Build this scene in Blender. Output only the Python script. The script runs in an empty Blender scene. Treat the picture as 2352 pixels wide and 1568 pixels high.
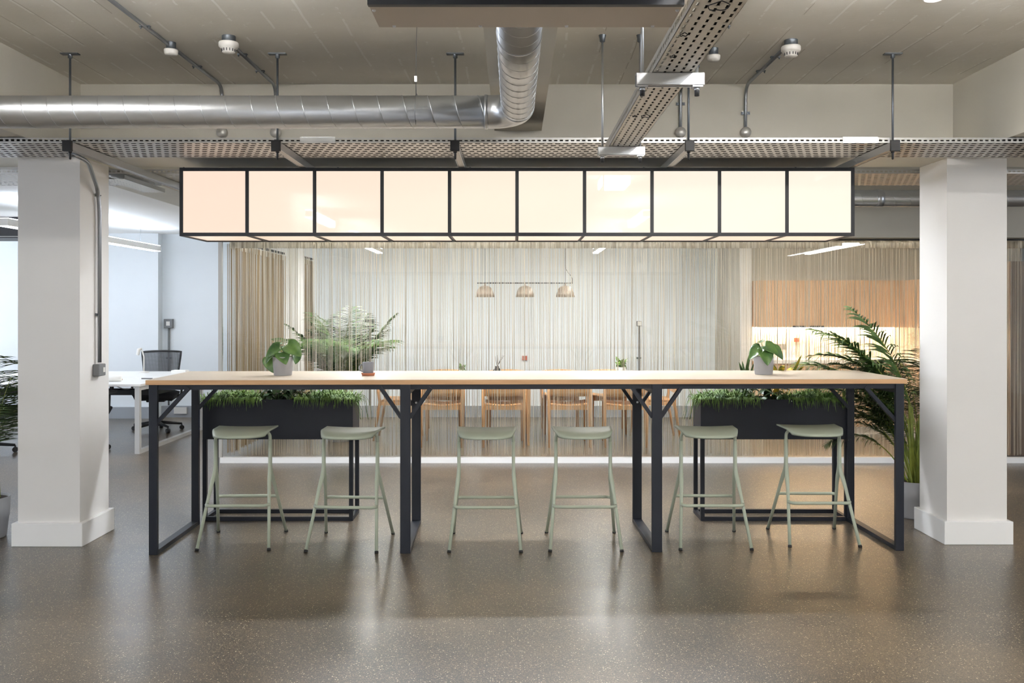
import bpy, math, random
from mathutils import Vector, Matrix, Euler
PI = math.pi
S = bpy.context.scene
COL = S.collection
rnd = random.Random(7)

# ---------------------------------------------------------------- camera, world, exposure
cam_d = bpy.data.cameras.new('camera'); cam = bpy.data.objects.new('camera', cam_d); COL.objects.link(cam)
cam_d.sensor_width = 36; cam_d.lens = 36 * 2050 / 2352
cam_d.shift_x = -4 / 2352; cam_d.shift_y = -72 / 2352
cam_d.clip_start = .05; cam_d.clip_end = 60
cam.location = (0, 0, 1.52); cam.rotation_euler = (PI / 2, 0, 0)
S.camera = cam
w = bpy.data.worlds.new('world'); S.world = w; w.use_nodes = True
w.node_tree.nodes['Background'].inputs[0].default_value = (.75, .86, 1, 1)
w.node_tree.nodes['Background'].inputs[1].default_value = .6
S.view_settings.view_transform = 'Standard'; S.view_settings.look = 'None'
S.view_settings.gamma = 1; S.view_settings.use_curve_mapping = False
S.view_settings.exposure = 0.5
S.cycles.use_denoising = True
S.cycles.blur_glossy = 1.0; S.cycles.max_bounces = 9; S.cycles.diffuse_bounces = 7; S.cycles.glossy_bounces = 3
S.cycles.transmission_bounces = 4; S.cycles.transparent_max_bounces = 16
S.cycles.caustics_reflective = True; S.cycles.caustics_refractive = False
S.cycles.sample_clamp_indirect = 6
L_WIN, L_PEND, L_UP, L_REAR, L_OFF, L_BOX = 5.5, 30.0, 220.0, 62.0, 11.0, .67

# ---------------------------------------------------------------- materials
def lin(c):
    return tuple(((v / 255) / 12.92 if v / 255 <= .04045 else ((v / 255 + .055) / 1.055) ** 2.4) for v in c) + (1,)
M = {}
def mat(name, c, rough=.5, metal=0, spec=.5, emit=None, es=0, coat=0, trans=0):
    m = bpy.data.materials.new(name); m.use_nodes = True
    b = m.node_tree.nodes['Principled BSDF']
    b.inputs['Base Color'].default_value = lin(c); b.inputs['Roughness'].default_value = rough
    b.inputs['Metallic'].default_value = metal; b.inputs['Specular IOR Level'].default_value = spec
    b.inputs['Coat Weight'].default_value = coat; b.inputs['Coat Roughness'].default_value = .02
    if emit: b.inputs['Emission Color'].default_value = lin(emit); b.inputs['Emission Strength'].default_value = es
    M[name] = m; return m
class NT:
    """tiny helper for node maths"""
    def __init__(s, m): s.m = m; s.t = m.node_tree; s.n = s.t.nodes; s.b = s.n['Principled BSDF']; s.k = 0
    def new(s, ty, **kw):
        n = s.n.new(ty)
        for a, v in kw.items(): setattr(n, a, v)
        return n
    def put(s, sock, v):
        if isinstance(v, bpy.types.NodeSocket): s.t.links.new(v, sock)
        else: sock.default_value = v
    def op(s, o, a, b=0., c=0.):
        n = s.new('ShaderNodeMath', operation=o); s.put(n.inputs[0], a); s.put(n.inputs[1], b); s.put(n.inputs[2], c); return n.outputs[0]
    def xyz(s):
        c = s.new('ShaderNodeTexCoord'); x = s.new('ShaderNodeSeparateXYZ'); s.t.links.new(c.outputs['Object'], x.inputs[0])
        s.vec = c.outputs['Object']; return x.outputs
    def noise(s, scale, detail=3, rough=.5, vec=None, stretch=None):
        n = s.new('ShaderNodeTexNoise'); n.inputs['Scale'].default_value = scale; n.inputs['Detail'].default_value = detail; n.inputs['Roughness'].default_value = rough
        v = vec or s.vec
        if stretch:
            mp = s.new('ShaderNodeMapping'); mp.inputs['Scale'].default_value = stretch; s.t.links.new(v, mp.inputs[0]); v = mp.outputs[0]
        s.t.links.new(v, n.inputs['Vector']); return n.outputs['Fac']
    def ramp(s, f, stops):
        r = s.new('ShaderNodeValToRGB'); e = r.color_ramp.elements
        while len(e) < len(stops): e.new(.5)
        for q, (p, c) in zip(e, stops): q.position = p; q.color = lin(c) if isinstance(c, tuple) else (c, c, c, 1)
        s.put(r.inputs[0], f); return r.outputs[0]
    def mix(s, f, a, b):
        n = s.new('ShaderNodeMix', data_type='RGBA'); s.put(n.inputs[0], f); s.put(n.inputs[6], a); s.put(n.inputs[7], b); return n.outputs[2]
    def bump(s, h, st=.3, d=.01):
        n = s.new('ShaderNodeBump'); n.inputs['Strength'].default_value = st; n.inputs['Distance'].default_value = d
        s.put(n.inputs['Height'], h); s.t.links.new(n.outputs[0], s.b.inputs['Normal'])
    def color(s, c): s.put(s.b.inputs['Base Color'], c)

def paint(name, c, rough=.6, amp=.04, spec=.3):
    m = mat(name, c, rough, spec=spec); t = NT(m); t.xyz()
    d = tuple(int(v * (1 - amp)) for v in c)
    t.color(t.ramp(t.noise(1.3, 3), [(.35, d), (.65, c)])); t.bump(t.noise(60, 2), .06, .002); return m
def wood(name, c1, c2, axis=0, rough=.45, scale=3.):
    m = mat(name, c1, rough); t = NT(m); t.xyz()
    st = [14, 14, 14]; st[axis] = 1
    t.color(t.ramp(t.noise(scale, 5, .6, stretch=tuple(st)), [(.3, c2), (.7, c1)])); t.bump(t.noise(scale * 3, 3, stretch=tuple(st)), .08, .002); return m

# concrete floor
m = mat('polished_concrete', (95, 86, 74), .3, spec=.6, coat=.3); t = NT(m); x, y, z = t.xyz()
n1 = t.noise(.8, 3, .5); n2 = t.noise(7, 3, .5)
base = t.ramp(t.op('ADD', t.op('MULTIPLY', n1, .85), t.op('MULTIPLY', n2, .15)), [(.36, (56, 53, 46)), (.5, (76, 68, 57)), (.62, (100, 88, 72))])
def specks(scale, thr, size):
    v = t.new('ShaderNodeTexVoronoi'); v.inputs['Scale'].default_value = scale; t.t.links.new(t.vec, v.inputs['Vector'])
    sx = t.new('ShaderNodeSeparateXYZ'); t.t.links.new(v.outputs['Color'], sx.inputs[0])
    return t.op('MULTIPLY', t.op('GREATER_THAN', sx.outputs[0], thr), t.op('LESS_THAN', v.outputs['Distance'], size))
c = t.mix(t.op('MULTIPLY', specks(190, .5, .42), .6), base, lin((172, 148, 116)))
c = t.mix(t.op('MULTIPLY', specks(105, .84, .3), .85), c, lin((224, 206, 174)))
c = t.mix(t.op('MULTIPLY', specks(70, .66, .34), .55), c, lin((52, 47, 42)))
jl = t.op('MAXIMUM', t.op('LESS_THAN', t.op('ABSOLUTE', t.op('SUBTRACT', y, 5.25)), .003), t.op('LESS_THAN', t.op('ABSOLUTE', t.op('ADD', x, 2.94)), .003))
jl = t.op('MAXIMUM', jl, t.op('LESS_THAN', t.op('ABSOLUTE', t.op('SUBTRACT', x, 3.3)), .003))
c = t.mix(t.op('MULTIPLY', jl, .55), c, lin((45, 41, 37)))
t.color(c)
rr = t.new('ShaderNodeMapRange'); rr.inputs[3].default_value = .285; rr.inputs[4].default_value = .35; t.t.links.new(n1, rr.inputs[0]); rr.inputs[1].default_value = .3; rr.inputs[2].default_value = .7
t.b.inputs['Coat Roughness'].default_value = .29; t.t.links.new(rr.outputs[0], t.b.inputs['Roughness']); t.bump(t.noise(25, 3), .02, .003)

# board-marked painted concrete (ceiling): shutter lines run along Y
m = mat('board_marked_concrete', (214, 208, 194), .75, spec=.2); t = NT(m); x, y, z = t.xyz()
wob = t.op('MULTIPLY', t.op('SUBTRACT', t.noise(1.1, 3), .5), .05)
fx = t.op('FRACT', t.op('DIVIDE', t.op('ADD', x, wob), .19))
ridge = t.op('MULTIPLY', t.op('LESS_THAN', t.op('ABSOLUTE', t.op('SUBTRACT', fx, .5)), .035), t.op('GREATER_THAN', t.noise(3.2, 5, .7), .5))
crumb = t.op('GREATER_THAN', t.noise(22, 3, .6), .68)
hh = t.op('ADD', t.op('ADD', t.op('MULTIPLY', ridge, 1.3), t.op('MULTIPLY', crumb, .5)), t.op('MULTIPLY', t.noise(9, 5, .6), .5))
t.bump(hh, .6, .010)
groove = t.op('MULTIPLY', t.op('LESS_THAN', t.op('ABSOLUTE', t.op('SUBTRACT', fx, .56)), .016), t.op('GREATER_THAN', t.noise(1.1, 3, .6, stretch=(1, .4, 1)), .52))
t.color(t.mix(t.op('MULTIPLY', groove, .4), t.mix(t.op('MAXIMUM', t.op('MULTIPLY', ridge, .6), t.op('MULTIPLY', crumb, .4)), t.ramp(t.noise(1.7, 4), [(.3, (224, 220, 210)), (.7, (234, 231, 223))]), lin((250, 249, 244))), lin((150, 142, 126))))
paint('beam_paint', (206, 202, 190), .6)
paint('column_paint', (228, 226, 222), .5, .015)
paint('white_paint', (232, 231, 228), .55, .015)
paint('office_paint', (226, 232, 236), .55, .015)
paint('bulkhead_paint', (188, 184, 172), .6)
paint('skirting_white', (240, 240, 238), .35, .01)
paint('skirting_grey', (150, 155, 160), .5)
paint('suspended_ceiling', (244, 244, 242), .7, .01)
wood('oak', (218, 170, 120), (194, 142, 94), 2)
wood('oak_cross', (220, 174, 124), (198, 148, 100), 0)
wood('cabinet_oak', (206, 172, 136), (188, 152, 116), 2, .5)
wood('walnut_panel', (120, 98, 78), (94, 76, 60), 2, .5)
m = wood('table_laminate', (206, 192, 172), (196, 181, 160), 0, .38, 2.5)
wood('table_edge', (206, 166, 124), (186, 144, 102), 0, .5)
mat('navy_steel', (25, 29, 38), .42, .1, .4)
mat('frame_black', (30, 32, 37), .45, .1)
mat('sage_plastic', (168, 176, 158), .42, spec=.4)
mat('rubber', (30, 30, 30), .8)
mat('galvanised', (196, 199, 202), .34, .9)
mat('galv_conduit', (150, 154, 158), .36, .85)
mat('dark_steel', (104, 110, 116), .42, .7)
mat('bright_zinc', (214, 217, 220), .3, .9)
mat('white_plastic', (222, 220, 215), .4)
mat('grey_box', (112, 114, 116), .45)
mat('face_silver', (196, 194, 188), .4, .5)
mat('black_plastic', (24, 25, 28), .5)
mat('black_fabric', (26, 28, 34), .9)
mat('pot_grey', (160, 161, 164), .6); mat('pot_dark', (140, 142, 145), .6)
mat('soil', (52, 42, 32), .95)
mat('taupe_metal', (128, 112, 98), .4, .2)
mat('mug_glaze', (122, 126, 136), .35); mat('terracotta', (190, 122, 92), .7)
mat('desk_white', (240, 240, 238), .35); mat('desk_leg', (196, 196, 194), .4, .3)
mat('paper', (240, 240, 236), .8); mat('kraft', (214, 180, 146), .8)
mat('worktop_white', (240, 236, 228), .3)
mat('bolt_silver', (225, 226, 228), .35, .6)
mat('cable_black', (22, 22, 24), .6)
mat('red_point', (170, 84, 64), .6)
mat('ac_grey', (190, 180, 168), .5, .3)
for k, c in enumerate(((255, 228, 208), (255, 234, 214), (255, 238, 218), (255, 241, 222), (255, 243, 226))):
    mat('opal_panel_%d' % k, (120, 114, 104), .6, spec=0, emit=c, es=L_BOX, coat=.4)
mat('opal_base', (120, 112, 102), .3, spec=.5, emit=(255, 230, 206), es=L_BOX * .9)
mat('lamp_diffuser', (255, 255, 255), .5, emit=(252, 250, 248), es=L_PEND)
mat('lamp_up', (255, 255, 255), .5, emit=(232, 241, 255), es=L_UP)
mat('lamp_opal', (255, 255, 255), .5, emit=(252, 250, 248), es=85)
mat('lamp_slim', (255, 255, 255), .5, emit=(252, 250, 248), es=46)
mat('lamp_mid', (255, 255, 255), .5, emit=(244, 248, 255), es=115)
mat('lamp_curtain', (255, 255, 255), .5, emit=(255, 249, 240), es=75)
mat('lamp_mirrored', (255, 255, 255), .5, emit=(252, 250, 248), es=40)
mat('lamp_dining', (255, 255, 255), .5, emit=(250, 248, 246), es=L_REAR)
mat('lamp_office', (255, 255, 255), .5, emit=(244, 248, 255), es=L_OFF)
mat('lamp_office_up', (255, 255, 255), .5, emit=(222, 236, 255), es=L_OFF * 1.6)
mat('window_light', (255, 255, 255), .5, emit=(232, 240, 255), es=L_WIN)
mat('led_strip', (255, 255, 255), .5, emit=(255, 222, 176), es=90)
mat('bulb', (255, 255, 255), .5, emit=(255, 225, 185), es=12)
def leafmat(name, c1, c2, rough=.45):
    m = mat(name, c1, rough); t = NT(m); t.xyz(); t.color(t.ramp(t.noise(14, 3), [(.35, c2), (.65, c1)]))
    t.b.inputs['Transmission Weight'].default_value = 0; return m
leafmat('leaf_palm', (84, 114, 52), (48, 76, 38)); leafmat('leaf_stem', (150, 160, 70), (112, 128, 52))
leafmat('leaf_pilea', (92, 124, 62), (52, 86, 44), .3); leafmat('leaf_fern', (116, 146, 66), (64, 96, 40), .5)
leafmat('leaf_dark', (58, 88, 44), (30, 54, 30), .35); leafmat('leaf_croton', (232, 190, 60), (84, 110, 44), .4)
leafmat('leaf_dry', (150, 132, 84), (110, 100, 60))
m = mat('marble', (238, 232, 222), .25); t = NT(m); t.xyz()
v = t.op('ABSOLUTE', t.op('SUBTRACT', t.noise(1.6, 6, .65), .5)); t.color(t.ramp(v, [(0, (196, 184, 170)), (.03, (238, 232, 222))]))
# string curtain: cream yarn, lets a little light through; browner copy paints side runs as unlit
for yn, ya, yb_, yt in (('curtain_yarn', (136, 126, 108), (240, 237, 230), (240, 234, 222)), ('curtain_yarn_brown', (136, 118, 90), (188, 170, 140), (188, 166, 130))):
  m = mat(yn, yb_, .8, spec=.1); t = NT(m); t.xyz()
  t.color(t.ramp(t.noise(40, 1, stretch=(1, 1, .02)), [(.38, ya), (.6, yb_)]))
  tr = t.new('ShaderNodeBsdfTranslucent'); tr.inputs[0].default_value = lin(yt); mx = t.new('ShaderNodeMixShader'); mx.inputs[0].default_value = .5
  o = t.n['Material Output']; t.t.links.new(t.b.outputs[0], mx.inputs[1]); t.t.links.new(tr.outputs[0], mx.inputs[2]); t.t.links.new(mx.outputs[0], o.inputs[0])
# clear glass
m = mat('clear_glass', (255, 255, 255), 0); t = NT(m)
tp = t.new('ShaderNodeBsdfTransparent'); tp.inputs[0].default_value = (.97, .98, .975, 1); gl = t.new('ShaderNodeBsdfGlossy'); gl.inputs['Roughness'].default_value = .005
fr = t.new('ShaderNodeFresnel'); fr.inputs[0].default_value = 1.5; mx = t.new('ShaderNodeMixShader')
t.t.links.new(fr.outputs[0], mx.inputs[0]); t.t.links.new(tp.outputs[0], mx.inputs[1]); t.t.links.new(gl.outputs[0], mx.inputs[2]); t.t.links.new(mx.outputs[0], t.n['Material Output'].inputs[0])
# mesh fabric of the office chairs
def holes(t, mask):
    tp = t.new('ShaderNodeBsdfTransparent'); mx = t.new('ShaderNodeMixShader')
    t.put(mx.inputs[0], mask); t.t.links.new(t.b.outputs[0], mx.inputs[1]); t.t.links.new(tp.outputs[0], mx.inputs[2]); t.t.links.new(mx.outputs[0], t.n['Material Output'].inputs[0])
m = mat('chair_mesh', (70, 72, 78), .7); t = NT(m); x, y, z = t.xyz()
holes(t, t.op('MULTIPLY', t.op('GREATER_THAN', t.op('FRACT', t.op('MULTIPLY', x, 160)), .5), t.op('GREATER_THAN', t.op('FRACT', t.op('MULTIPLY', z, 160)), .45)))
def slots(name, c, rough, metal, rows):
    """perforated sheet steel; rows: list of (u axis, v axis, pitch u, pitch v, slot u, slot v, stagger)"""
    m = mat(name, c, rough, metal); t = NT(m); X = t.xyz(); mask = None
    for (ua, va_, pu, pv, su, sv, sg) in rows:
        vv = t.op('DIVIDE', X[va_], pv); fl = t.op('FLOOR', vv)
        uu = t.op('ADD', t.op('DIVIDE', X[ua], pu), t.op('MULTIPLY', fl, sg))
        a = t.op('LESS_THAN', t.op('ABSOLUTE', t.op('SUBTRACT', t.op('FRACT', uu), .5)), su / pu / 2)
        b = t.op('LESS_THAN', t.op('ABSOLUTE', t.op('SUBTRACT', t.op('FRACT', vv), .5)), sv / pv / 2)
        q = t.op('MULTIPLY', a, b); mask = q if mask is None else t.op('MAXIMUM', mask, q)
    holes(t, mask); return m
slots('tray_base', (200, 197, 192), .42, .7, [(0, 1, .046, .062, .030, .026, .5)])
slots('tray_lip', (196, 196, 194), .4, .8, [(0, 2, .032, .029, .019, .012, 0)])
slots('run_base', (206, 202, 194), .38, .7, [(1, 0, .05, .03, .029, .0085, .5), (0, 1, .03, .025, .011, .0045, .0)])
slots('run_lip', (206, 204, 198), .38, .7, [(1, 2, .032, .05, .018, .014, 0)])
slots('strut_side', (150, 146, 140), .42, .75, [(1, 0, .05, .041, .026, .013, 0)])

# ---------------------------------------------------------------- mesh helpers
class MB:
    def __init__(s): s.v = []; s.f = []; s.sm = []; s.T = None
    def add(s, vs, fs, smooth=False, T=None):
        o = len(s.v)
        for p in vs:
            p = Vector(p)
            if T is not None: p = T @ p
            s.v.append(p)
        for f in fs: s.f.append([i + o for i in f]); s.sm.append(smooth)
        return s
    def box(s, x0, x1, y0, y1, z0, z1, T=None):
        return s.add([(x0, y0, z0), (x1, y0, z0), (x1, y1, z0), (x0, y1, z0), (x0, y0, z1), (x1, y0, z1), (x1, y1, z1), (x0, y1, z1)],
                     [(0, 3, 2, 1), (4, 5, 6, 7), (0, 1, 5, 4), (1, 2, 6, 5), (2, 3, 7, 6), (3, 0, 4, 7)], T=T)
    def bar(s, a, b, w, h, up=(0, 0, 1)):
        """rectangular bar from a to b"""
        a = Vector(a); b = Vector(b); d = (b - a); L = d.length; d.normalize(); u = Vector(up)
        r = d.cross(u)
        if r.length < 1e-4: r = Vector((1, 0, 0))
        r.normalize(); u = r.cross(d).normalized()
        T = Matrix.Translation(a) @ Matrix((r, d, u)).transposed().to_4x4()
        return s.box(-w / 2, w / 2, 0, L, -h / 2, h / 2, T)
    def tube(s, pts, r, seg=10, cap=True, rz=None):
        pts = [Vector(p) for p in pts]; n = len(pts); rs = r if isinstance(r, (list, tuple)) else [r] * n
        tang = []
        for i in range(n):
            d = pts[min(i + 1, n - 1)] - pts[max(i - 1, 0)]; tang.append(d.normalized())
        u = Vector((0, 0, 1)) if abs(tang[0].z) < .9 else Vector((1, 0, 0))
        vs = []
        for i in range(n):
            u = (u - tang[i] * u.dot(tang[i])).normalized(); w_ = tang[i].cross(u)
            for k in range(seg):
                a = 2 * PI * k / seg; vs.append(pts[i] + (u * math.cos(a) + w_ * math.sin(a)) * rs[i])
        fs = [(i * seg + k, i * seg + (k + 1) % seg, (i + 1) * seg + (k + 1) % seg, (i + 1) * seg + k) for i in range(n - 1) for k in range(seg)]
        s.add(vs, fs, True)
        if cap:
            o = len(s.v) - n * seg
            s.f.append([o + k for k in range(seg)][::-1]); s.sm.append(False)
            s.f.append([o + (n - 1) * seg + k for k in range(seg)]); s.sm.append(False)
        return s
    def lathe(s, prof, seg=24, T=None):
        """prof: list of (r, z)"""
        vs = [(r * math.cos(2 * PI * k / seg), r * math.sin(2 * PI * k / seg), z) for r, z in prof for k in range(seg)]
        n = len(prof)
        return s.add(vs, [(i * seg + k, i * seg + (k + 1) % seg, (i + 1) * seg + (k + 1) % seg, (i + 1) * seg + k) for i in range(n - 1) for k in range(seg)], True, T)
    def grid(s, fn, nu, nv, smooth=True):
        vs = [fn(i / nu, j / nv) for j in range(nv + 1) for i in range(nu + 1)]
        return s.add(vs, [(j * (nu + 1) + i, j * (nu + 1) + i + 1, (j + 1) * (nu + 1) + i + 1, (j + 1) * (nu + 1) + i) for j in range(nv) for i in range(nu)], smooth)
    def build(s, name, m, parent=None, bevel=0, solid=0, loc=None, sub=0, auto=True):
        me = bpy.data.meshes.new(name); me.from_pydata([tuple(v) for v in s.v], [], s.f); me.update()
        me.polygons.foreach_set('use_smooth', s.sm)
        me.materials.append(M[m] if isinstance(m, str) else m)
        o = bpy.data.objects.new(name, me); COL.objects.link(o)
        if parent: o.parent = parent
        if loc: o.location = loc
        if solid: q = o.modifiers.new('solidify', 'SOLIDIFY'); q.thickness = solid; q.offset = 0
        if sub: q = o.modifiers.new('subdiv', 'SUBSURF'); q.levels = sub; q.render_levels = sub
        if bevel: q = o.modifiers.new('bevel', 'BEVEL'); q.width = bevel; q.segments = 2; q.limit_method = 'ANGLE'; q.harden_normals = False
        return o
def Tr(x, y, z, rx=0, ry=0, rz=0, sc=1): return Matrix.Translation((x, y, z)) @ Euler((rx, ry, rz)).to_matrix().to_4x4() @ Matrix.Scale(sc, 4)
def fillet(pts, r, n=6):
    pts = [Vector(p) for p in pts]; out = [pts[0]]
    for i in range(1, len(pts) - 1):
        a, b, c = pts[i - 1], pts[i], pts[i + 1]; d1 = (a - b); d2 = (c - b)
        q = min(r, d1.length * .45, d2.length * .45); p1 = b + d1.normalized() * q; p2 = b + d2.normalized() * q
        for k in range(n + 1):
            u = k / n; out.append(p1 * (1 - u) ** 2 + b * 2 * u * (1 - u) + p2 * u * u)
    out.append(pts[-1]); return out
def tag(o, label, cat, group=None, kind=None):
    o['label'] = label; o['category'] = cat
    if group: o['group'] = group
    if kind: o['kind'] = kind
    return o
def thing(name, label, cat, loc=(0, 0, 0), rz=0, group=None):
    o = bpy.data.objects.new(name, None); COL.objects.link(o); o.location = loc; o.rotation_euler = (0, 0, rz); o.empty_display_size = .1
    return tag(o, label, cat, group)
def struct(name, mb, m, label=None, bevel=0):
    o = mb.build(name, m, bevel=bevel); o['kind'] = 'structure'
    if label: o['label'] = label
    return o
def dup(o, loc=None, rz=None, label=None, parent=None):
    c = o.copy(); COL.objects.link(c)
    if parent is not None: c.parent = parent
    if loc is not None: c.location = loc
    if rz is not None: c.rotation_euler = (0, 0, rz)
    if label: c['label'] = label
    for ch in list(o.children): dup(ch, parent=c)
    return c
B = lambda *a: MB().box(*a)

# ---------------------------------------------------------------- setting
ZC, ZB = 2.98, 2.51
struct('floor', B(-9.6, 9.2, -6.2, 12.9, -.1, 0), 'polished_concrete')
struct('ceiling', B(-9.6, 9.2, -6.2, 12.9, ZC, ZC + .1), 'board_marked_concrete')
struct('ceiling_1', B(-9.6, -3.2, 6.18, 12.9, 2.6, 2.66), 'suspended_ceiling')
struct('wall_left', B(-9.7, -9.6, -6.2, 12.9, 0, ZC), 'office_paint')
struct('wall_right', B(9.2, 9.3, -6.2, 12.9, 0, ZC), 'white_paint')
struct('wall_rear', B(-9.6, 9.2, -6.3, -6.2, 0, ZC), 'white_paint')
mb = MB().box(-9.6, 9.2, 12.7, 12.85, 0, ZC); mb.box(-9.6, -5.0, 12.55, 12.7, 0, ZC)
struct('wall_back', mb, 'office_paint')
mb = MB().box(-9.6, 2.95, 12.66, 12.7, 0, .16); mb.box(-9.6, -5.0, 12.51, 12.55, 0, .16)
struct('baseboard_back', mb, 'skirting_grey')
struct('trim_1', B(-9.6, 9.2, 5.77, 6.18, ZB, ZC), 'beam_paint')            # cross beam on the columns
mb = MB()
for y0, y1 in ((-6.2, 5.77), (6.18, 12.7)): mb.box(-3.2, -2.8, y0, y1, ZB, ZC)
struct('trim_2', mb, 'beam_paint')
mb = MB()
mb.box(2.84, 3.22, -6.2, 5.77, ZB, ZC)
struct('trim_3', mb, 'beam_paint')
struct('trim_4', B(-.125, .18, -6.2, 5.77, 2.68, ZC), 'beam_paint')
def column(i, x0, x1, y0, y1, zt):
    struct('column_%d' % i if False else 'column', B(x0, x1, y0, y1, 0, zt), 'column_paint')
    k = .028
    mb = MB(); mb.box(x0 - k, x1 + k, y0 - k, y1 + k, 0, .15)
    struct('baseboard_column', mb, 'skirting_white', bevel=.004)
column(1, -3.2, -2.8, 5.76, 6.17, ZB); column(2, 2.82, 3.21, 5.81, 6.2, ZB)
struct('column', B(-3.12, -2.74, 11.3, 11.68, 0, ZC), 'column_paint')
# bulkhead over the string curtain, glass line below it
GX0, GX1, GY = -2.92, 9.2, 8.9
struct('wall_front_bulkhead', B(-2.92, 9.2, 8.86, 9.06, 2.24, ZC), 'bulkhead_paint')
struct('trim_5', B(GX0, GX1, 8.87, 8.93, 0, .055), 'skirting_white')
struct('trim_6', B(GX0 - .02, GX0 + .015, 8.88, 8.92, .055, 2.24), 'face_silver')
gx = [GX0 + .015, -.4, 2.4, 5.2]
for a, b in zip(gx, gx[1:]):
    o = struct('window_%d' % (gx.index(a) + 1), B(a + .004, b - .004, 8.895, 8.907, .055, 2.24), 'clear_glass')
# office side windows
for i, y0 in enumerate((7.0, 9.8)):
    f = struct('window_%d' % (i + 4), MB().box(-9.6, -9.54, y0 - .05, y0 + 2.25, .8, .86).box(-9.6, -9.54, y0 - .05, y0 + 2.25, 2.4, 2.46).box(-9.6, -9.54, y0 - .05, y0, .86, 2.4).box(-9.6, -9.54, y0 + 2.2, y0 + 2.25, .86, 2.4), 'frame_black')
    B(-9.59, -9.57, y0, y0 + 2.2, .86, 2.4).build('pane', 'window_light', f)
for i, y0 in enumerate((-5.4, -2.0, 1.0, 3.7)):  # side windows added out of view to brighten the front of the room
    for s_, xw in ((1, -9.6), (-1, 9.2)):
        if s_ < 0 and y0 in (-5.4, 1.0): continue
        a, b = sorted((xw, xw + s_ * .06)); p, q = sorted((xw + s_ * .01, xw + s_ * .03))
        f = struct('window_%d' % (6 + i * 2 + (s_ < 0)), MB().box(a, b, y0 - .06, y0 + 2.46, .84, .9).box(a, b, y0 - .06, y0 + 2.46, 2.4, 2.46).box(a, b, y0 - .06, y0, .9, 2.4).box(a, b, y0 + 2.4, y0 + 2.46, .9, 2.4).box(a, b, y0 + 1.18, y0 + 1.22, .9, 2.4), 'frame_black')
        B(p, q, y0, y0 + 2.4, .9, 2.4).build('pane', 'window_light', f)
# kitchen partition walls
struct('wall_kitchen', MB().box(3.0, 5.6, 11.45, 11.6, 0, ZC).box(2.9, 3.04, 11.45, 12.7, 0, ZC), 'bulkhead_paint')
struct('wall_kitchen_side', B(5.35, 5.5, 9.7, 11.45, 0, ZC), 'bulkhead_paint')
struct('trim_7', B(2.9 + .0, 3.03, 12.0 - .62, 11.45, 0, ZC), 'white_paint')

# ---------------------------------------------------------------- big cable trays along the beam
def cable_tray(name, label, y0, y1, z0, h, x0=-9.4, x1=9.0):
    t_ = thing(name, label, 'cable tray', (0, y0, z0), group='perforated cable trays along the beam')
    W = y1 - y0
    B(x0, x1, 0.002, W - .002, 0, .0015).build('tray_bed', 'tray_base', t_)
    B(x0, x1, 0, .0015, 0, h).build('side_lip', 'tray_lip', t_); B(x0, x1, W - .0015, W, 0, h).build('side_lip', 'tray_lip', t_)
    return t_
tr1 = cable_tray('cable_tray', 'long perforated galvanised cable tray running across in front of the beam', 5.1, 5.6, 2.476, .029)
tr2 = cable_tray('cable_tray', 'perforated galvanised cable tray running across behind the beam', 6.25, 6.85, 2.476, .029)
for xx in (-1.22, 2.02 - .14):
    B(xx, xx + .2, -.004, 0, -.002, .033).build('joint_plate', 'bright_zinc', tr1)
for k in range(22):
    rr = random.Random(k); y = 5.125 + k * .0215; r = rr.choice((.007, .009, .0095)); mb = MB(); mb.tube([(-9.3 + i * 1.2, y + rr.uniform(-.002, .002), 2.4785 + r) for i in range(16)], r, 6)
    tag(mb.build('cable', 'cable_black'), 'dark cable lying in the tray in front of the beam', 'cable', 'cables in the front tray')

t_ = thing('cable_tray', 'short slotted tray piece crossing under the rear tray beside the left column', 'cable tray', (-2.88, 6.24, 2.436))
B(0, .16, 0, .72, 0, .0015).build('tray_bed', 'run_base', t_); B(0, .0015, 0, .72, 0, .03).build('side_lip', 'galvanised', t_); B(.1585, .16, 0, .72, 0, .03).build('side_lip', 'galvanised', t_)
def rod(mb, x, y, z0, z1, r=.006): return mb.tube([(x, y, z0), (x, y, z1)], r, 8)
hx = [(-2.525, 'leftmost, just right of the left column'), (-1.345, 'second from the left, over the light box'), (-.333, 'third from the left, mid box'),
      (.995, 'right of the diagonal cable run'), (2.157, 'nearest the right column')]
h0 = None
for x_, d in hx:
    lab = 'trapeze hanger with slotted strut under the tray, ' + d
    if h0 is None:
        h0 = thing('tray_hanger', lab, 'tray hanger', (x_, 5.05, 2.43), group='strut hangers under the trays')
        # channel strut: web on top with slots on the open bottom
        mb = MB(); mb.box(-.0205, -.018, 0, 1.83, 0, .042); mb.box(.018, .0205, 0, 1.83, 0, .042); mb.box(-.018, .018, 0, 1.83, .0395, .042)
        mb.build('strut', 'galvanised', h0)
        B(-.018, .018, 0, 1.83, .001, .003).build('slotted_face', 'strut_side', h0)
        B(-.026, .026, -.012, .01, -.012, .05).build('end_cap', 'black_plastic', h0, bevel=.003)
        for yy in (.03, 1.78):
            rod(MB(), 0, yy, -.03, ZC - 2.43, .0065).build('rod', 'dark_steel', h0)
            mb = MB(); mb.lathe([(0, -.014), (.011, -.014), (.011, -.002), (0, -.002)], 6, Tr(0, yy, 0)); mb.lathe([(0, -.055), (.0065, -.05), (.007, -.014)], 8, Tr(0, yy, 0)); mb.build('nut', 'black_plastic', h0)
            mb = MB(); mb.box(-.05, .05, yy - .018, yy + .018, ZC - 2.43 - .006, ZC - 2.43); mb.lathe([(0, -.03), (.013, -.026), (.013, -.004)], 8, Tr(0, yy, ZC - 2.43)); mb.build('ceiling_plate', 'dark_steel', h0)
    else: dup(h0, (x_, 5.05, 2.43), 0, lab)

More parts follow.
